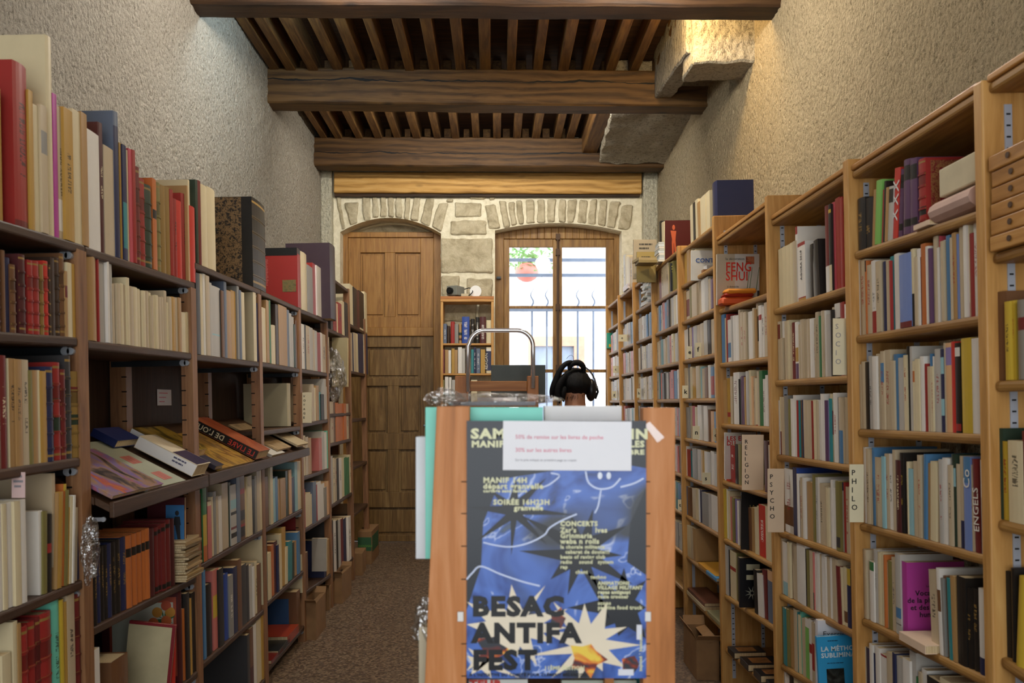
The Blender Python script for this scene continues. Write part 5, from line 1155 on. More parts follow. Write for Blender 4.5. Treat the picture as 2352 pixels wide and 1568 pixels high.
mb = MB(); mb.box(.14, .245, .004, .14, .05, .0506); mb.build('cover_band', P('2a1c3a', .4), o); mb = MB(); mb.box(.002, .248, -.0006, -.0001, .003, .047); mb.build('white_spine', P('e2deda', .5), o)
o, _ = disp(SL1, 405, .2, .265, .1, .03, .0, P('1f2a5c', .4), 'navy paperback half hidden behind the thick white paperback', lift=.0135)
o, _ = disp(SL2, 462, .30, .115, .22, .03, .0, paint('forest_painting', ['1d180c', '5a4a1c', '9a7a2c', '3a3a1c'], 9), 'art book with a dark golden painting and white spine, behind the wooden post', lift=.016)
mb = MB(); mb.box(.002, .218, -.0008, -.0001, .001, .029); mb.build('white_spine', P('d8d6d4', .5), o)
o, _ = disp(SL2, 487, .1, .0, .09, .018, .0, P('2e2a38', .4), 'dark glossy paperback at the joint of the two sloping displays', lift=.016)
o, _ = disp(SL2, 502, .50, .0, .31, .014, .0, paint('autumn_painting', ['3a3a1c', '8a6a2c', 'b58a3c', '6a4a2a', '8a7a3c'], 6), 'large art book with an autumn painting on the farther sloping display')
o, _ = disp(SL2, 582, .20, .0, .36, .045, .0, paint('tool_cover', ['6a2c18', '9a4a2c', 'b56a44'], 4), 'thick brown book with black spine reading LE LIVRE DE L\'OUTIL', lift=.0155)
mb = MB(); mb.box(.002, .358, -.0008, -.0001, .002, .043); sp_ = mb.build('black_spine', P('15120f', .4), o)
text('spine_title', "LE LIVRE", .036, P('c0392c'), o, frame((.345, -.0012, .009), (-1, 0, 0), (0, 0, 1)), bold=.0006); text('spine_title', "DE L'OUTIL", .036, P('d9cfae'), o, frame((.18, -.0012, .009), (-1, 0, 0), (0, 0, 1)), bold=.0006)
o, _ = disp(SL2, 622, .26, .0, .26, .016, .0, P('cfcabe', .3), 'glossy pale magazine past the brown tool book on the sloping display')
o, _ = disp(SL2, 640, .3, .02, .3, .01, .0, paint('beige_photo', ['8a7252', 'b59a72', '6a5238'], 8), 'beige photo book lying on the pale magazine at the display end', lift=.018)
o, _ = disp(SL2, 676, .28, .0, .2, .012, .0, P('b8a684', .4), 'cream booklet at the far end of the sloping display', lift=.03)

# ------------------------------------------------------------------ floor: cartons
def carton(label, u0, u1, vt, vb, yd, d=None, open_=True, greenprint=False):
    d = d or EYE*F/(vb-V0); a, b_ = W(u0, vb, d), W(u1, vt, d); w, h = b_.x-a.x, b_.z-a.z
    t = thing('cardboard_box', label, 'box', at(a.x, d, 0.001, rnd.uniform(-.05, .05)))
    e = .004; mb = MB(); mb.box(0, w, 0, e, 0, h); mb.box(0, w, yd-e, yd, 0, h); mb.box(0, e, e, yd-e, 0, h); mb.box(w-e, w, e, yd-e, 0, h); mb.box(e, w-e, e, yd-e, 0, e); mb.build('box_body', M['box'], t)
    if open_:
        for k, (ang, side) in enumerate(((-.9, 'f'), (2.5, 'r'), (1.1, 'b'), (-2.3, 'l'))):
            mb = MB(); mb.box(0, w if side in 'fb' else yd, -.0015, .0015, 0, min(w, yd)*.45)
            if side == 'f': m = at(0, .002, h, 0, -ang)
            elif side == 'b': m = at(0, yd-.002, h, 0, -.5)
            elif side == 'r': m = Matrix.Translation((w-.002, 0, h)) @ Matrix.Rotation(math.pi/2, 4, 'Z') @ Matrix.Rotation(-1.9, 4, 'X')
            else: m = Matrix.Translation((.002, 0, h)) @ Matrix.Rotation(math.pi/2, 4, 'Z') @ Matrix.Rotation(-.5, 4, 'X')
            mb.build('flap', M['box'], t, m)
    else:
        mb = MB(); mb.box(0, w, 0, yd, h, h+.003); mb.build('lid', M['box'], t)
    if greenprint:
        mb = MB(); mb.box(.0, w, -.0015, -.0003, h*.42, h*.84); g = mb.build('green_print', M['green'], t)
        text('print_letters', 'BANANAS', w*.24, P('5a8a3c'), g, FRONT(w*.04, h*.54, -.0022), bold=.0012, sx=.86)
        mb = MB(); mb.box(w+.0003, w+.0015, .1*yd, .9*yd, h*.36, h*.85); mb.build('green_print', M['green'], t)
    return t
carton('open cardboard box on the floor with a lopsided flap, closest along the left shelves', 692, 726, 1385, 1470, .3)
carton('second open cardboard box along the left shelves, with a creased flap', 731, 756, 1348, 1402, .3)
carton('third cardboard box on the floor along the left shelves, with a torn edge', 762, 786, 1318, 1386, .32)
carton('low plain cardboard box in front of the banana box', 808, 832, 1272, 1322, .3, open_=False)
carton('banana box with green print near the oak door', 822, 853, 1222, 1296, .5, greenprint=True, open_=False)
carton('cardboard box on the floor under the lowest right shelf', 1600, 1652, 1470, 1562, .32)
# ================================================================== THE BOOK RACK IN THE AISLE
DR = 1.375
rk = thing('book_rack', 'narrow wooden book rack end-on in the aisle, with a festival poster on its end', 'rack', at(.1, DR, 0))
def rp(u, v, d=DR):
    p = W(u, v, d); return Vector((p.x-.1, p.y-DR, p.z))
mb = MB(); a, b, c, e = rp(1003, 933), rp(1079, 933), rp(964, 1640), rp(1070, 1640)
k = 2.57   # carry the splay down to the floor
c0, e0 = a+(c-a)*1.0, b+(e-b)*1.0
def low(t, q): return t+(q-t)*((t.z)/(t.z-q.z))
ca, eb = low(a, c), low(b, e); ca.x = max(ca.x, -.26); 
mb.hexa([(ca.x, 0, 0), (eb.x, 0, 0), (eb.x, .032, 0), (ca.x, .032, 0), (a.x, 0, a.z), (b.x, 0, b.z), (b.x, .032, b.z), (a.x, .032, a.z)])
nz = [1106, 1179, 1254, 1330, 1478, 1552]
for v in nz:
    p = rp(1064, v); mb.box(p.x-.004, b.x+(eb.x-b.x)*(a.z-p.z)/a.z+.0003, -.0004, .01, p.z-.0012, p.z+.0012, 1)
mb.build('front_post', [M['rackZ'], M['soot']], rk, bevel=.0025)  # 'soot' is plain matt black, drawn for notches and slots
mb = MB(); a2, b2 = rp(1477, 936), rp(1551, 936); mb.box(a2.x, b2.x, 0, .032, 0, a2.z)
for v in nz: p = rp(1486, v); mb.box(a2.x-.0003, p.x+.006, -.0004, .01, p.z-.0012, p.z+.0012, 1)
mb.build('front_post', [M['rackZ'], M['soot']], rk, bevel=.0025)  # 'soot' is plain matt black, drawn for notches and slots
LR = .95
for x0, x1 in ((a.x, a.x+.055), (b2.x-.055, b2.x)):
    mb = MB(); mb.box(x0, x1, LR-.032, LR, 0, 1.46); mb.build('rear_post', M['rackZ'], rk, bevel=.0025)
for z in (1.222, .93, .62, .3, .08):
    mb = MB(); mb.box(a.x-.005, b2.x, .034, LR-.034, z-.02, z); mb.build('shelf', M['rackY'], rk, bevel=.002)
mb = MB(); mb.box(.09, .105, .04, LR-.04, .3, 1.40); mb.build('divider', M['rackY'], rk)
for y in (.036, LR-.05):
    for z in (1.1, .5):
        mb = MB(); mb.box(b.x-.002, a2.x+.002, y, y+.014, z-.03, z+.03); mb.build('cross_rail', M['rackX'], rk)
for u in (1058, 1487):
    p = rp(u, 1414); mb = MB(); mb.box(p.x-.005, p.x+.005, -.006, 0, p.z-.008, p.z+.008); mb.build('shelf_clip', M['white'], rk, bevel=.001)

# poster
pd = DR-.004
pa, pb = W(1072, 1557, pd), W(1484, 966, pd); pw, ph = pb.x-pa.x, pb.z-pa.z
def poster_mat():
    m = NT('poster_print'); v = m.coords((1, 1, 1), rand=False)
    n = m.noise(v, 5.2, 3, .5, 3.2); n2 = m.noise(v, 4.5, 2, .5, 1.0)
    c = m.ramp(n, [(.30, hexc('1f2733')), (.40, hexc('2f4f9a')), (.50, hexc('4468b8')), (.57, hexc('4a70c2')), (.59, hexc('b9c6e6')), (.605, hexc('4268b8')), (.7, hexc('33486f')), (.8, hexc('5b6a5a'))])
    c2 = m.ramp(n2, [(.42, hexc('252b35')), (.5, (0, 0, 0, 1))])
    k_ = m.ramp(n2, [(.34, (1, 1, 1, 1)), (.41, (0, 0, 0, 1))])
    m.base(m.mix(k_, c, hexc('2a303b'))); m.set(Roughness=.35); return m.m
ps = MB(); ps.box(0, pw, -.0004, .0004, 0, ph); po = ps.build('festival_poster', poster_mat(), None, at(pa.x, pd, pa.z)); tag(po, 'blue and black BESAC ANTIFA FEST poster fixed to the end of the wooden rack', 'poster')
def pp(u, v): return ((u-1072)/(1484-1072)*pw, (1557-v)/(1557-966)*ph)
def star(c, r0, r1, n, seed, mat, name, y, sq=1.0):
    r = random.Random(seed); mb = MB(); cx, cz = pp(*c); s_ = pw/412
    pts = []
    for j in range(2*n):
        q = math.pi*j/n+r.uniform(-.1, .1); R = (r1*r.uniform(.55, 1.15) if j % 2 == 0 else r0*r.uniform(.8, 1.2))*s_
        pts.append((min(pw, max(0, cx+R*math.cos(q))), min(ph, max(0, cz+R*math.sin(q)*sq))))
    for j in range(2*n): mb.quad([(cx, y, cz), (pts[j][0], y, pts[j][1]), (pts[(j+1) % (2*n)][0], y, pts[(j+1) % (2*n)][1])])
    mb.build(name, mat, po)
INKD, CRM = P('191d24', .35), P('e2d6bf', .35)
mb = MB(); 
for q in ([(1072, 966), (1484, 966), (1484, 1075), (1400, 1060), (1150, 1100), (1110, 1200), (1105, 1300), (1072, 1400)], [(1484, 1120), (1484, 1320), (1440, 1290), (1448, 1200)]):
    mb.quad([(pp(*p)[0], -.0006, pp(*p)[1]) for p in reversed(q)])
mb.build('dark_ground', P('20262f', .35), po)
star((1180, 1172), 26, 130, 8, 1, INKD, 'black_burst', -.0008); star((1335, 1270), 42, 155, 10, 4, INKD, 'black_burst', -.0008, 1.0); star((1425, 1392), 45, 110, 8, 7, INKD, 'black_burst', -.0008)
star((1180, 1440), 60, 160, 12, 9, CRM, 'pale_burst', -.001, .75); star((1350, 1480), 50, 130, 11, 12, CRM, 'pale_burst', -.001, .9); star((1110, 1520), 30, 90, 9, 15, CRM, 'pale_burst', -.001, .6)
def flame():
    m = NT('flame_print'); n = m.noise(m.coords((1, 1, 1), rand=False), 22, 2, .5, 1.5)
    m.base(m.ramp(n, [(.35, hexc('2a2f38')), (.45, hexc('7a2a1c')), (.55, hexc('d9722a')), (.66, hexc('e8c848'))])); m.set(Roughness=.35); return m.m
FL = flame()
for cu, cv, r in ((1130, 1490, 40), (1345, 1510, 46), (1280, 1420, 26), (1450, 1525, 28)): star((cu, cv), r*.6, r, 5, cu, FL, 'flame_mark', -.0011)
# curling white outlines of the figure
wl_ = P('c6d2ee', .35)
def smooth_path(pts):
    out = []
    for i in range(len(pts)-1):
        a_, b_, c_, d_ = pts[max(0, i-1)], pts[i], pts[i+1], pts[min(len(pts)-1, i+2)]
        for j in range(5):
            t = j/5; out.append(tuple(.5*(2*b_[m]+(c_[m]-a_[m])*t+(2*a_[m]-5*b_[m]+4*c_[m]-d_[m])*t*t+(3*b_[m]-a_[m]-3*c_[m]+d_[m])*t**3) for m in (0, 1)))
    return out+[pts[-1]]
def curve(pts, wd=1.7):
    mb = MB(); q = [pp(*p) for p in smooth_path(pts)]; s_ = pw/412*wd
    for (x0, z0), (x1, z1) in zip(q, q[1:]):
        dx, dz = x1-x0, z1-z0; L_ = math.hypot(dx, dz); nx, nz_ = -dz/L_*s_, dx/L_*s_
        mb.quad([(x0+nx, -.0009, z0+nz_), (x0-nx, -.0009, z0-nz_), (x1-nx, -.0009, z1-nz_), (x1+nx, -.0009, z1+nz_)])
    mb.build('white_outline', wl_, po)
curve([(1110, 1245), (1140, 1252), (1175, 1255), (1215, 1246), (1250, 1228), (1262, 1212), (1290, 1195), (1325, 1180)]); curve([(1072, 1330), (1085, 1315), (1105, 1300), (1150, 1318), (1200, 1335), (1240, 1345)], 1.9); curve([(1240, 1120), (1262, 1112), (1285, 1092), (1265, 1086)]); curve([(1345, 1082), (1352, 1108), (1375, 1122), (1405, 1118), (1425, 1098)], 2); curve([(1380, 1125), (1374, 1160), (1366, 1178)]); curve([(1425, 1118), (1455, 1110), (1478, 1098)], 2)
for u in (1378, 1398): 
    mb = MB(); x, z = pp(u, 1092); mb.ball((x, -.001, z), (.004, .0006, .006)); mb.build('eye_print', P('dfe6f4', .35), po)
LC = P('d9d9b0', .4)
def pt_text(s, u, v, size, mat=LC, bold=.0, sx=1.0, al='LEFT', sp=1.0):
    x, z = pp(u, v); text('poster_lettering', s, size, mat, po, frame((x, -.0014, z), (1, 0, 0), (0, 0, 1)), bold=bold, sx=sx, align=al, spacing=sp)
px1 = pw/412
pt_text('SAM', 1082, 1006, 31*px1, bold=.0011, sx=1.25); pt_text('MANIF,', 1083, 1026, 20*px1, bold=.0007, sx=1.15); pt_text('IN', 1447, 1007, 31*px1, bold=.0011, sx=1.2); pt_text('LES', 1446, 1026, 20*px1, bold=.0007, sx=1.05); pt_text('BRE', 1444, 1043, 15*px1, bold=.0005, sx=1.3)
pt_text('MANIF 14H\ndépart granvelle', 1110, 1108, 17*px1, bold=.0005, sx=1.08, sp=.8); pt_text('cortège sans fachos', 1110, 1130, 10*px1, bold=.0003, sx=1.1)
pt_text('SOIRÉE 16H23H', 1133, 1158, 16*px1, bold=.0005, sx=1.05); pt_text('granvelle', 1181, 1171, 16*px1, bold=.0005, sx=1.0)
pt_text('CONCERTS', 1287, 1207, 15*px1, bold=.0005, sx=1.0); pt_text("Zar's        Ives\nGrinmaria\nweba n rolls", 1287, 1222, 16*px1, bold=.0004, sp=.8); pt_text('la chorale militante\n   cabaret de doute!!!\nbeats of raving club\nradio    sound   system\nrap\n         chant\n                  techno', 1287, 1259, 11.5*px1, bold=.0003, sp=1.0)
pt_text('ANIMATIONS\nVILLAGE MILITANT\nrepas antigaspi\nrosie crooner', 1373, 1342, 10.8*px1, bold=.0004, sp=.95); pt_text('scops\nparvine food truck', 1373, 1388, 12*px1, bold=.0003, sp=.85)
BK_ = P('15171b', .35)
pt_text('BESAC', 1085, 1412, 60*px1, BK_, .0024, 1.1); pt_text('ANTIFA', 1086, 1473, 60*px1, BK_, .0024, 1.08); pt_text('FEST', 1086, 1535, 60*px1, BK_, .0024, 1.08)
pt_text('11ÈME ÉDITION', 1250, 1537, 12*px1, LC, .0003); pt_text("À L'INITIATIVE DU COMITÉ POUR CLÉMENT BESANÇON", 1078, 1552, 9.5*px1, BK_, .0003)
x, z = pp(1474, 1540); text('poster_lettering', 'imprimé à besançon', 9*px1, LC, po, frame((x, -.0014, z), (0, 0, 1), (-1, 0, 0)), bold=.0003)
mb = MB(); x0, z0 = pp(1462, 1468); x1, z1 = pp(1474, 1434); mb.box(x0, x1, -.0014, -.0004, z0, z1); x0, z0 = pp(1420, 1550); x1, z1 = pp(1455, 1536); mb.box(x0, x1, -.0014, -.0004, z0, z1); mb.build('white_panel', P('d9dbe4', .4), po)
mb = MB(); x0, z0 = pp(1486, 972); q = [(1480, 976), (1492, 968), (1526, 1004), (1510, 1016)]; mb.quad([(pp(*p)[0], -.0006, pp(*p)[1]) for p in q]); 
tp = mb.build('clear_tape', glassmat('tape', (.95, .9, .88, 1), .25, .3), po)
sa, sb = W(1155, 1079, pd-.003), W(1450, 966, pd-.003)
mb = MB(); w, h = sb.x-sa.x, sb.z-sa.z; mb.box(0, w, -.0004, .0004, 0, h); so = mb.build('discount_notice', M['paper'], None, at(sa.x, pd-.003, sa.z, 0, 0, .006)); tag(so, 'white discount notice in pink print taped over the top of the poster', 'sign')
def s_text(s, u, v, size, mat, sx=1.0): text('notice_line', s, size, mat, so, frame(((u-1155)/295*w, -.0008, (1079-v)/113*h), (1, 0, 0), (0, 0, 1)), sx=sx)
s_text('50% de remise sur les livres de poche', 1183, 1007, 13.2*px1, M['pinkink']); s_text('30% sur les autres livres', 1183, 1037, 13.2*px1, M['pinkink']); s_text('Sur le prix indiqué en première page au crayon', 1183, 1058, 7.4*px1, M['greyink'])

# things in the rack
def rbox(name, label, cat, u0, v0, u1, v1, d, T, mat, pages='top'):
    a, b = W(u0, v1, d), W(u1, v0, d); w, h = b.x-a.x, b.z-a.z
    return slab_book(label, Matrix.Translation((a.x, d+T, a.z)) @ Matrix.Rotation(math.pi/2, 4, 'X'), w, h, T, mat, '-x', name=name)
rbox('book', 'large mint green album standing behind the left post of the rack', 'book', 977, 935, 1247, 1283, 1.415, .03, P('6fcdb8', .3))
rbox('book', 'white hardback standing at the top of the rack, right of the mint album', 'book', 1251, 932, 1428, 1283, 1.45, .035, P('dcdad8', .4))
rbox('book', 'white glossy hardback sticking out at the left of the rack beside the mint album', 'book', 955, 1003, 1010, 1283, 1.46, .03, P('cfd0d4', .15))
rbox('book', 'cream book in clear film low on the left of the rack', 'book', 962, 1440, 984, 1690, 1.42, .03, P('b9ad92', .5)); rbox('book', 'grey green book in clear film low on the left of the rack', 'book', 985, 1432, 1005, 1690, 1.425, .03, P('8f9f92', .5))
bag('plastic_film', 'crumpled clear film around the low books on the left of the rack', W(980, 1440, 1.44), (.022, .02, .045), 5, 24, .3, 'film')
# parcel in clear film lying across the top
bk_ = rbox('book', 'pale book in clear film lying on top of the mint album', 'book', 1030, 922, 1230, 931, 1.6, .18, P('a9b6c4', .3))
bag('plastic_wrapper', 'crumpled clear film wrapper on top of the rack', W(1135, 917, 1.62), (.118, .13, .0125), 7, 40, .22, 'wrapper')
bag('plastic_film', 'knot of clear film at the left top corner of the rack', W(1022, 915, 1.56), (.035, .04, .018), 12, 26, .3, 'film')
o, w, h = face_book('pale book with red title letters showing under the poster', 1076, 1660, 1212, 1560, 1.43, .02, P('d0d2cc', .4)); text('cover_title', 'TEUR', .016, P('c03a32'), o, FRONT(.002, h-.012), bold=.001, sx=1.3)
o, w, h = face_book('pale green book showing under the poster at the right', 1290, 1660, 1462, 1562, 1.44, .02, P('aab3a4', .4))
r = random.Random(8); inner = MB()
for sd in (-1, 1):
    for zz in (.93, .62, .3):
        y = .1
        while y < LR-.1:
            t_ = r.uniform(.014, .03); c_ = PAL[r.choice(['wh', 'cr', 'be', 'mt', 'te', 're', 'bl', 'gr', 'ta'])]
            bookmesh(t_, r.uniform(.18, .25), .125, -sd, False, False, c_[0], c_[0], None, [], (.3, .7), y, inner, inner, .1+(a.x+.002 if sd < 0 else b2.x-.002), DR+y+t_/2, zz+.001, None, 1); y += t_+.001
tag(inner.build('rack_books', [M['book'], M['pages']], attrs=True), 'books packed inside the aisle rack below its top shelf', 'books', None, 'stuff')

# ================================================================== BOOK TROLLEY WITH CHROME HANDLE
TD = 3.97
tr = thing('book_trolley', 'wooden book trolley with a chrome tube handle behind the rack', 'trolley', at(0, TD, 0))
def tw(u, v): p = W(u, v, TD); return p.x, p.z
for nm, u0, u1, y in (('front_post', 1045, 1073, 0), ('front_post', 1211, 1237, 0), ('rear_post', 1050, 1070, .36), ('rear_post', 1197, 1218, .36)):
    x0, zt = tw(u0, 863 if y == 0 else 866); x1, _ = tw(u1, 863); mb = MB(); mb.box(x0, x1, y, y+.03, .09, zt); mb.build(nm, M['rackZ'], tr, bevel=.003)
x0, z0 = tw(1073, 898); x1, z1 = tw(1211, 875); mb = MB(); mb.box(x0, x1, .002, .026, z0, z1); mb.build('top_rail', M['rackX'], tr, bevel=.003)
X0, X1 = tw(1047, 0)[0], tw(1235, 0)[0]
for z in (1.50, 1.05, .6, .2):
    mb = MB(); mb.box(X0+.01, X1-.01, .031, .359, z-.02, z); mb.build('shelf', M['rackX'], tr, bevel=.002)
for u in (1046, 1212):
    for y in (.02, .37):
        x = tw(u+13, 0)[0]; mb = MB(); mb.tube([(x-.012, y, .045), (x+.012, y, .045)], .045, 14); mb.build('caster', M['black'], tr)
hx0, hz0 = tw(1075, 876); hx1, hz1 = tw(1224, 863); _, ht = tw(0, 759); path = []
R_ = .075
path += [(hx0, -.012, hz0-.05), (hx0, -.012, ht-R_)]+[(hx0+.006+R_-R_*math.cos(q), -.012, ht-R_+R_*math.sin(q)) for q in [math.pi/2*k/8 for k in range(1, 9)]]
path += [(hx1-R_+R_*math.sin(q), -.012, ht-R_+R_*math.cos(q)) for q in [math.pi/2*k/8 for k in range(9)]]+[(hx1, -.012, hz1-.06)]
mb = MB(); mb.tube(path, .0105, 12); mb.build('tube_handle', M['chrome'], tr, smooth=True)
# loads of the trolley
a, b = W(1097, 911, TD+.04), W(1187, 899, TD+.04); slab_book('white hardback lying flat on the trolley, spine to the viewer', at(a.x, TD+.04, 1.501), b.x-a.x, .2, b.z-a.z, P('d2ced0', .4), '-y')
for j, (c, u0, u1, lb) in enumerate([('b9b7a8', 1080, 1100, 'cream'), ('8ea0ac', 1065, 1180, 'blue grey')]):
    pass
a, b = W(1128, 905, 4.20), W(1253, 838, 4.20)
mb = MB(); mb.box(0, b.x-a.x, 0, .012, 0, b.z-1.5-.001); o = mb.build('grey_board', plain('slate_board', '4e5654', .6), None, at(a.x, 4.20, 1.501), bevel=.002); tag(o, 'dark grey board standing on the trolley behind the chrome handle', 'board')
# ================================================================== BOOKCASE AGAINST THE STONE PIER
ED = 8.42
eb_ = thing('bookcase', 'narrow wooden bookcase against the stone pier between door and window', 'bookcase', at(0, ED, 0))
def ew(u, v, d=ED): p = W(u, v, d); return p.x, p.z
x0, zt = ew(1012, 690); x1, _ = ew(1134, 690)
for a_, b_ in ((x0, x0+.026), (x1-.026, x1)): mb = MB(); mb.box(a_, b_, 0, .25, 0, zt); mb.build('side_panel', M['pineZ'], eb_, bevel=.003)
mb = MB(); mb.box(x0-.002, x1+.002, -.004, .25, zt-.012, zt+.016); mb.build('top_panel', M['pineX'], eb_, bevel=.003)
ez = [ew(0, v)[1] for v in (788, 857, 925, 995, 1065, 1135, 1205)]
for z in ez: mb = MB(); mb.box(x0+.026, x1-.026, .004, .25, z-.02, z); mb.build('shelf', M['pineX'], eb_, bevel=.003)
mb = MB(); mb.box(x0-.002, x1+.002, .0, .2, zt+.017, zt+.045); o = mb.build('loose_board', M['rackX'], None, at(0, ED, 0), bevel=.003); tag(o, 'loose orange board lying on top of the narrow bookcase', 'board')
zt2 = zt+.0455
E1 = [(1018, 1026, 743, 'sl', 'dark slate'), (1027, 1033, 748, 'db', 'dark brown'), (1035, 1044, 738, 're', 'red'), (1044, 1053, 744, 'gr', 'grey blue'), (1054, 1060, 743, 'ta', 'tan'), (1061, 1078, 727, 'db2', 'thick blue'), (1081, 1090, 732, 'bk', 'black'), (1092, 1101, 728, 'bk', 'glossy black'), (1102, 1116, 727, 'mr', 'maroon'), (1117, 1129, 735, 'cr', 'cream')]
E2 = [(1015, 1021, 802, 'dr', 'dark red'), (1022, 1030, 803, 'ta', 'leaning tan'), (1030, 1036, 804, 'wh', 'leaning white'), (1037, 1044, 800, 'oc', 'ochre'), (1044, 1051, 803, 'ta', 'narrow tan'), (1052, 1061, 797, 'wh', 'tall white'), (1061, 1068, 800, 'lt', 'pale grey'), (1082, 1088, 802, 'te', 'teal'), (1088, 1093, 797, 'nv', 'narrow navy'), (1094, 1103, 800, 'sl', 'slate blue'), (1104, 1114, 802, 'oc', 'dark ochre'), (1117, 1130, 797, 'cr', 'political')]
E3 = [(1015, 1021, 872, 'ol', 'olive'), (1022, 1030, 865, 'wh', 'white'), (1031, 1037, 866, 'wh', 'narrow white'), (1038, 1048, 872, 'lt', 'pale'), (1052, 1066, 870, 'ta', 'tan'), (1068, 1080, 868, 'bk', 'black'), (1082, 1096, 872, 'cr', 'cream')]
for i, (z, rw) in enumerate(zip(ez, (E1, E2, E3))):
    for u0, u1, v, c, wd in rw:
        a_, h_ = ew(u0, v, ED+.01); b_, _ = ew(u1, v, ED+.01); T_ = b_-a_-.001; h_ = h_-z-.001; mb, pg = MB(), MB()
        bl = [(.1, .85, PAL['nv'][0]), (.85, .95, PAL['wh'][0])] if wd == 'political' else ([(.4, .55, PAL['dg'][0]), (.15, .25, PAL['mr'][0])] if wd == 'tan' and i == 0 else [])
        bookmesh(T_, h_, .17, 1, i == 0, False, PAL[c][0], PAL[c][0], PAL['wh'][0] if c in ('bk', 'mr', 'nv', 'sl', 'db2') else None, bl, (.15, .8), u0, mb, pg)
        o = mb.build('book', M['book'], None, Matrix.Translation(((a_+b_)/2, ED+.012, z+.001)) @ Matrix.Rotation(math.pi/2, 4, 'Z'), attrs=True); pg.build('pages', M['pages'], o)
        lb = f"{wd} book on the {('top', 'second', 'third')[i]} shelf of the narrow pier bookcase"
        if wd == 'political':
            lb = 'cream and navy book with REAGAN on its spine, on the narrow pier bookcase'; text('spine_title', 'REAGAN', T_*.75, P('d9d2c4'), o, frame((-.0014, -T_*.25 if 0 else T_*.25, h_*.14), (0, 0, 1), (0, 1, 0)))
        tag(o, lb, 'book')
cc = thing('security_camera', 'old grey box camera on top of the narrow bookcase', 'camera', at(ew(1037, 0)[0], ED+.03, zt2, -.45))
mb = MB(); mb.box(-.06, .06, 0, .17, .012, .112); mb.build('housing', M['cctv'], cc, bevel=.006)
mb = MB(); mb.tube([(-.012, -.03, .058), (-.012, .004, .058)], .034, 18); mb.tube([(-.012, -.034, .058), (-.012, -.03, .058)], .026, 18, 1); mb.build('lens', [M['lens'], M['soot']], cc)  # 'soot' is plain matt black, drawn for the lens front
mb = MB(); mb.box(-.03, .03, .02, .12, 0, .012); mb.build('foot', M['cctv'], cc)
mb = MB(); mb.tube([(.05, .17, .09), (.1, .19, .105), (.15, .17, .09), (.18, .12, .05), (.19, .06, .02), (.17, .05, .004)], .005, 8); mb.build('cable', M['black'], cc, smooth=True)
mb = MB(); x, z = ew(1092, 677); mb.tube([(0, 0, 0), (0, .012, 0)], .06, 28); o = mb.build('white_disc', M['white'], None, at(x, ED+.08, zt2+.06), bevel=.002); tag(o, 'round white plastic disc standing on the narrow bookcase beside the camera', 'disc')
mb = MB(); x, z = ew(1070, 0); mb.box(-.05, .03, 0, .09, 0, .028); o = mb.build('adaptor_box', P('b5a98c', .6), None, at(x, ED+.02, zt2), bevel=.004); tag(o, 'flat beige box lying between the grey camera and the white disc', 'box')

# ================================================================== THE PERSON
PX, PY = W(1322, 0, 4.78).x, 4.78
def skin_body(name, joints, edges, mat, root=0, sub=2):
    me = bpy.data.meshes.new(name); me.from_pydata([j[0] for j in joints], edges, []); o = link(name, me, None)
    o.modifiers.new('skin', 'SKIN'); s_ = o.modifiers.new('smooth', 'SUBSURF'); s_.levels = s_.render_levels = sub
    for v, j in zip(me.skin_vertices[0].data, joints): v.radius = j[1] if isinstance(j[1], tuple) else (j[1], j[1])
    me.skin_vertices[0].data[root].use_root = True; o.modifiers['skin'].use_smooth_shade = True
    me.materials.append(mat); return o
SK = plain('skin', 'b9805f', .5, var=.05)
hz = 1.60    # middle of the skull
J = [((0, 0, .95), (.15, .11)), ((0, .0, 1.1), (.13, .1)), ((0, .0, 1.27), (.15, .1)), ((0, .0, 1.38), (.11, .075)), ((0, .01, 1.45), (.06, .06)), ((0, .03, 1.52), (.061, .064)), ((0, .055, hz), (.072, .088)), ((0, .07, hz+.06), (.06, .075)),
     ((-.17, .01, 1.36), .055), ((-.22, .03, 1.12), .042), ((-.15, .2, .98), .032), ((-.12, .27, .97), (.018, .036)), ((.17, .01, 1.36), .055), ((.22, .03, 1.12), .042), ((.15, .2, .98), .032), ((.12, .27, .97), (.018, .036)),
     ((-.09, .0, .88), .085), ((-.1, .01, .5), .058), ((-.1, -.02, .09), .036), ((-.1, .09, .035), (.036, .03)), ((.09, .0, .88), .085), ((.1, .01, .5), .058), ((.1, -.02, .09), .036), ((.1, .09, .035), (.036, .03))]
E = [(0, 1), (1, 2), (2, 3), (3, 4), (4, 5), (5, 6), (6, 7), (3, 8), (8, 9), (9, 10), (10, 11), (3, 12), (12, 13), (13, 14), (14, 15), (0, 16), (16, 17), (17, 18), (18, 19), (0, 20), (20, 21), (21, 22), (22, 23)]
n0 = len(J)
for sd, hi in ((-1, 11), (1, 15)):
    for q, ln in enumerate((.07, .08, .075, .06)):
        x = sd*(.12-.045+.03*q-.0) ; i0 = len(J)
        J += [((x*1.0, .32, .968), .009), ((x, .32+ln*.5, .962), .008), ((x, .32+ln*.9, .945), .007)]; E += [(hi, i0), (i0, i0+1), (i0+1, i0+2)]
    i0 = len(J); J += [((sd*.07, .29, .965), .011), ((sd*.05, .33, .955), .009)]; E += [(hi, i0), (i0, i0+1)]
pe = skin_body('person', J, E, SK); pe.matrix_basis = at(PX, PY, 0); tag(pe, 'person with black hair tied up, seen from behind, head bent down, wearing headphones', 'person')
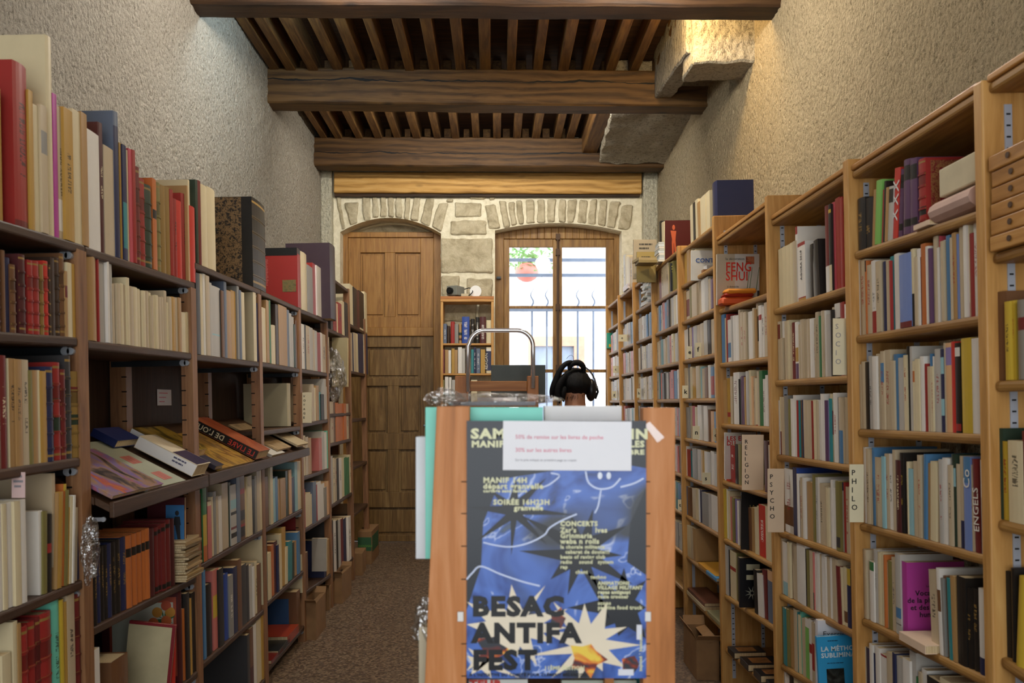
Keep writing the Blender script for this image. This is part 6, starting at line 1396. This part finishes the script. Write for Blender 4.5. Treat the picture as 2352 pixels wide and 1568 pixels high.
# clothing, hair and face
def shell(name, joints, edges, mat): 
    o = skin_body(name, joints, edges, mat); o.parent = pe; return o
TOP = plain('dark_shirt', '1f2030', .85)
shell('shirt', [((0, 0, .93), (.165, .125)), ((0, 0, 1.1), (.145, .115)), ((0, 0, 1.27), (.165, .115)), ((0, 0, 1.385), (.115, .085)), ((0, .0, 1.42), (.066, .066)), ((-.175, .01, 1.355), .066), ((-.21, .025, 1.18), .058), ((.175, .01, 1.355), .066), ((.21, .025, 1.18), .058)], [(0, 1), (1, 2), (2, 3), (3, 4), (3, 5), (5, 6), (3, 7), (7, 8)], TOP)
shell('trousers', [((0, 0, .96), (.165, .122)), ((-.092, 0, .86), .1), ((-.1, .01, .5), .075), ((-.1, -.015, .1), .06), ((.092, 0, .86), .1), ((.1, .01, .5), .075), ((.1, -.015, .1), .06)], [(0, 1), (1, 2), (2, 3), (0, 4), (4, 5), (5, 6)], plain('denim', '2a3348', .85))
for sx_ in (-1, 1):
    mb = MB(); mb.ball((sx_*.1, .04, .04), (.046, .125, .045)); mb.build('shoe', M['black'], pe, smooth=True)
    mb = MB(); mb.ball((sx_*.032, .142, hz-.002), .0125); mb.build('eye', M['white'], pe, smooth=True)
    mb = MB(); mb.ball((sx_*.078, .055, hz-.01), (.012, .02, .032)); mb.build('ear', SK, pe, smooth=True)
mb = MB(); mb.ball((0, .158, hz-.03), (.014, .02, .022)); mb.build('nose', SK, pe, smooth=True); mb = MB(); mb.ball((0, .145, hz-.068), (.024, .008, .007)); mb.build('mouth', plain('lips', '9a5148', .5), pe, smooth=True)
def hairmat():
    m = NT('black_hair'); n = m.noise(m.coords((60, 60, 5)), 1.5, 3); m.base(m.ramp(n, [(.3, hexc('030303')), (.7, hexc('0b0909'))])); m.set(Roughness=.68); m.b.inputs['Specular IOR Level'].default_value = .25; m.bump(n, .8, .006); return m.m
HM = hairmat(); hr = random.Random(2)
px = 4.78/F
def hp(u, v, dy=0): return Vector(((u-1322)*px, dy, EYE-(v-V0)*px))
mb = MB()
def cap(dv, o):
    if dv.z < -.25 and dv.y < .3: o = o*(1-.32*min(1, (-.25-dv.z)/.5))
    return o+dv*noise.noise(dv*5)*.004
def soft(o, lv=2):
    q = o.modifiers.new('smooth', 'SUBSURF'); q.levels = q.render_levels = lv; return o
def cap2(dv, o):
    if dv.z < -.1 and dv.y < .35: o = o*(1-.30*min(1, (-.1-dv.z)/.75))
    return o+dv*(noise.noise(dv*7)*.006+noise.noise(Vector((math.atan2(dv.y, dv.x)*9, dv.z*1.5, 0)))*.004)
c = hp(1323, 884, .045); mb.ball(c, (.092, .112, .1), 36, 24, fn=cap2)
hc = mb.build('hair', HM, pe, smooth=True)
mb = MB()
mb.tube([hp(1338, 862, .0), hp(1342, 846, -.01), hp(1334, 834, -.02), hp(1320, 832, -.025), hp(1308, 838, -.025), hp(1306, 852, -.02)], [.014, .02, .021, .02, .018, .012], 10)
mb.build('hair_bun', HM, pe, smooth=True); soft(bpy.data.objects[pe.children[-1].name] if False else COL.objects[-1])
mb = MB()
mb.tube([hp(1322, 836, -.01), hp(1310, 830, -.03), hp(1296, 836, -.035), hp(1285, 850, -.035), hp(1278, 868, -.03), hp(1271, 886, -.025), hp(1266, 902, -.02), hp(1265, 916, -.02)], [.008, .014, .016, .017, .019, .021, .016, .004], 10)
mb.tube([hp(1300, 858, -.03), hp(1288, 874, -.035), hp(1280, 892, -.03), hp(1279, 910, -.03), hp(1286, 928, -.03)], [.014, .024, .026, .02, .004], 10)
mb.tube([hp(1298, 886, -.03), hp(1290, 904, -.035), hp(1294, 924, -.03)], [.018, .022, .006], 10)
mb.build('hair_tail', HM, pe, smooth=True); soft(COL.objects[-1])
mb = MB()
def wisp(a_, d_, r_=.0011):
    m_ = a_+d_*.5+Vector((hr.uniform(-1, 1), hr.uniform(-1, 1), hr.uniform(-1, 1)))*d_.length*.18
    mb.tube([a_, (a_+m_)/2+d_*.02, m_, (m_+a_+d_)/2, a_+d_], [r_, r_, r_*.9, r_*.6, r_*.3], 5)
for k in range(14): wisp(hp(1320+hr.uniform(-16, 14), 836+hr.uniform(-3, 5), -.02), Vector((hr.uniform(-.03, .03), hr.uniform(-.02, .02), hr.uniform(.004, .028))))
mb.tube([hp(1316, 838), hp(1318, 828), hp(1317, 819), hp(1312, 815), hp(1306, 818), hp(1301, 824)], .0011, 5); mb.tube([hp(1312, 834), hp(1302, 831), hp(1293, 836), hp(1288, 843)], .001, 5)
for k in range(14):
    u_ = hr.uniform(1290, 1350); wisp(hp(u_, 912-(u_-1290)*.12+hr.uniform(-3, 3), -.035), Vector((hr.uniform(-.008, .004), .006, hr.uniform(-.03, -.012))), .0009)
for k in range(18): wisp(hp(1272+hr.uniform(-4, 8), 900+hr.uniform(-20, 12), -.03), Vector((hr.uniform(-.018, .004), 0, hr.uniform(-.04, -.01))), .001)
for k in range(26):
    q = hr.uniform(0, math.pi); wisp(c+Vector((math.cos(q)*.09, hr.uniform(-.03, .03), math.sin(q)*.097)), Vector((math.cos(q)*.008+hr.uniform(-.012, .012), 0, math.sin(q)*.006+hr.uniform(-.008, .01))), .0008)
mb.build('loose_strands', HM, pe)
# headphones
hd = thing('headphones', 'black over-ear headphones on the person with tied up hair', 'headphones', at(PX, PY, 0))
mb = MB(); pts = []
for k in range(15):
    q = math.pi*k/14; pts.append(Vector((math.cos(q)*.128, .075-.02*math.sin(q), hz-.03+math.sin(q)*.155)))
mb = MB()
for i_, (p_, q_) in enumerate(zip(pts, pts[1:])):
    n_ = Vector((p_.x, 0, p_.z-hz+.02)).normalized()*.006; m_ = Vector((q_.x, 0, q_.z-hz+.02)).normalized()*.006; yv = Vector((0, .016, 0))
    mb.hexa([p_-yv, q_-yv, q_+yv, p_+yv, p_-yv+n_, q_-yv+m_, q_+yv+m_, p_+yv+n_])
mb.build('headband', M['black'], hd)
for sx_ in (-1, 1):
    mb = MB(); mb.ball((sx_*.094, .045, hz-.025), (.032, .05, .066), 18, 14); mb.build('ear_cup', M['black'], hd, smooth=True)
    mb = MB(); mb.tube([(sx_*.128, .06, hz-.0), (sx_*.136, .055, hz-.035), (sx_*.12, .05, hz-.075)], .007, 8); mb.build('yoke', M['black'], hd, smooth=True)

# ================================================================== LIGHT, CAMERA
def area(name, loc, rot, sx_, sy_, power, col, spread=180):
    l = bpy.data.lights.new(name, 'AREA'); l.shape = 'RECTANGLE'; l.size = sx_; l.size_y = sy_; l.energy = power; l.color = col; l.spread = math.radians(spread)
    o = bpy.data.objects.new(name, l); COL.objects.link(o); o.location = loc; o.rotation_euler = rot; return o
area('assumed_daylight_fill', (-.05, YB+.02, 1.95), (math.radians(90), 0, 0), 2.8, 2.7, 78, (.93, .97, 1.0))  # unseen area light added on the solid back wall as assumed daylight
area('overhead_fill_front', (0, 1.6, 3.7), (0, 0, 0), 1.6, .25, 7, (1, .92, .8))  # unseen fill light added overhead
area('far_beam_lamp', (-.05, 6.86, 4.0), (math.radians(62), 0, 0), 2.0, .08, 34, (1, .96, .88))  # unseen light added to brighten the end wall
def point(name, loc, power, col, r=.06):
    l = bpy.data.lights.new(name, 'POINT'); l.energy = power; l.color = col; l.shadow_soft_size = r
    o = bpy.data.objects.new(name, l); COL.objects.link(o); o.location = loc; return o
point('globe_lamp', (-.75, 4.3, 3.8), 78, (1, .96, .9), .12); point('globe_lamp', (.8, 4.3, 3.8), 74, (1, .9, .75), .12)  # unseen fill lights added above the view to spread light down the room
point('warm_beam_lamp', (1.12, 5.16, 4.0), 32, (1, .7, .32)); point('cool_beam_lamp', (-1.2, 5.2, 4.02), 22, (.58, .82, 1.0))  # both lights unseen and assumed, for the warm corbel and bluish left wall
w = bpy.data.worlds.new('sky'); SC.world = w; w.use_nodes = True; nt = w.node_tree; bg = nt.nodes['Background']
sk = nt.nodes.new('ShaderNodeTexSky'); sk.sky_type = 'HOSEK_WILKIE'; sk.turbidity = 6; sk.sun_direction = (.3, -.5, .8)
mx = nt.nodes.new('ShaderNodeMix'); mx.data_type = 'RGBA'; mx.inputs[0].default_value = .7; mx.inputs[7].default_value = (1.0, 1.0, 1.0, 1); nt.links.new(sk.outputs[0], mx.inputs[6]); nt.links.new(mx.outputs[2], bg.inputs['Color']); bg.inputs['Strength'].default_value = 5
cam = bpy.data.cameras.new('camera'); co = bpy.data.objects.new('camera', cam); COL.objects.link(co); co.location = (0, 0, EYE); co.rotation_euler = (math.radians(90), 0, 0)
cam.sensor_width = 36; cam.lens = 36*F/2352; cam.shift_x = (1176-U0)/2352; cam.shift_y = (V0-784)/2352; cam.clip_start = .02
cam.dof.use_dof = True; cam.dof.focus_distance = 5.6; cam.dof.aperture_fstop = 6.0
SC.camera = co
SC.view_settings.view_transform = 'Standard'; SC.view_settings.look = 'None'; SC.view_settings.gamma = 1; SC.view_settings.use_curve_mapping = False; SC.view_settings.exposure = 0.3
SC.cycles.use_denoising = True; SC.cycles.max_bounces = 8; SC.cycles.diffuse_bounces = 4; SC.cycles.transparent_max_bounces = 12; SC.cycles.caustics_reflective = False; SC.cycles.caustics_refractive = False; SC.cycles.sample_clamp_indirect = 6
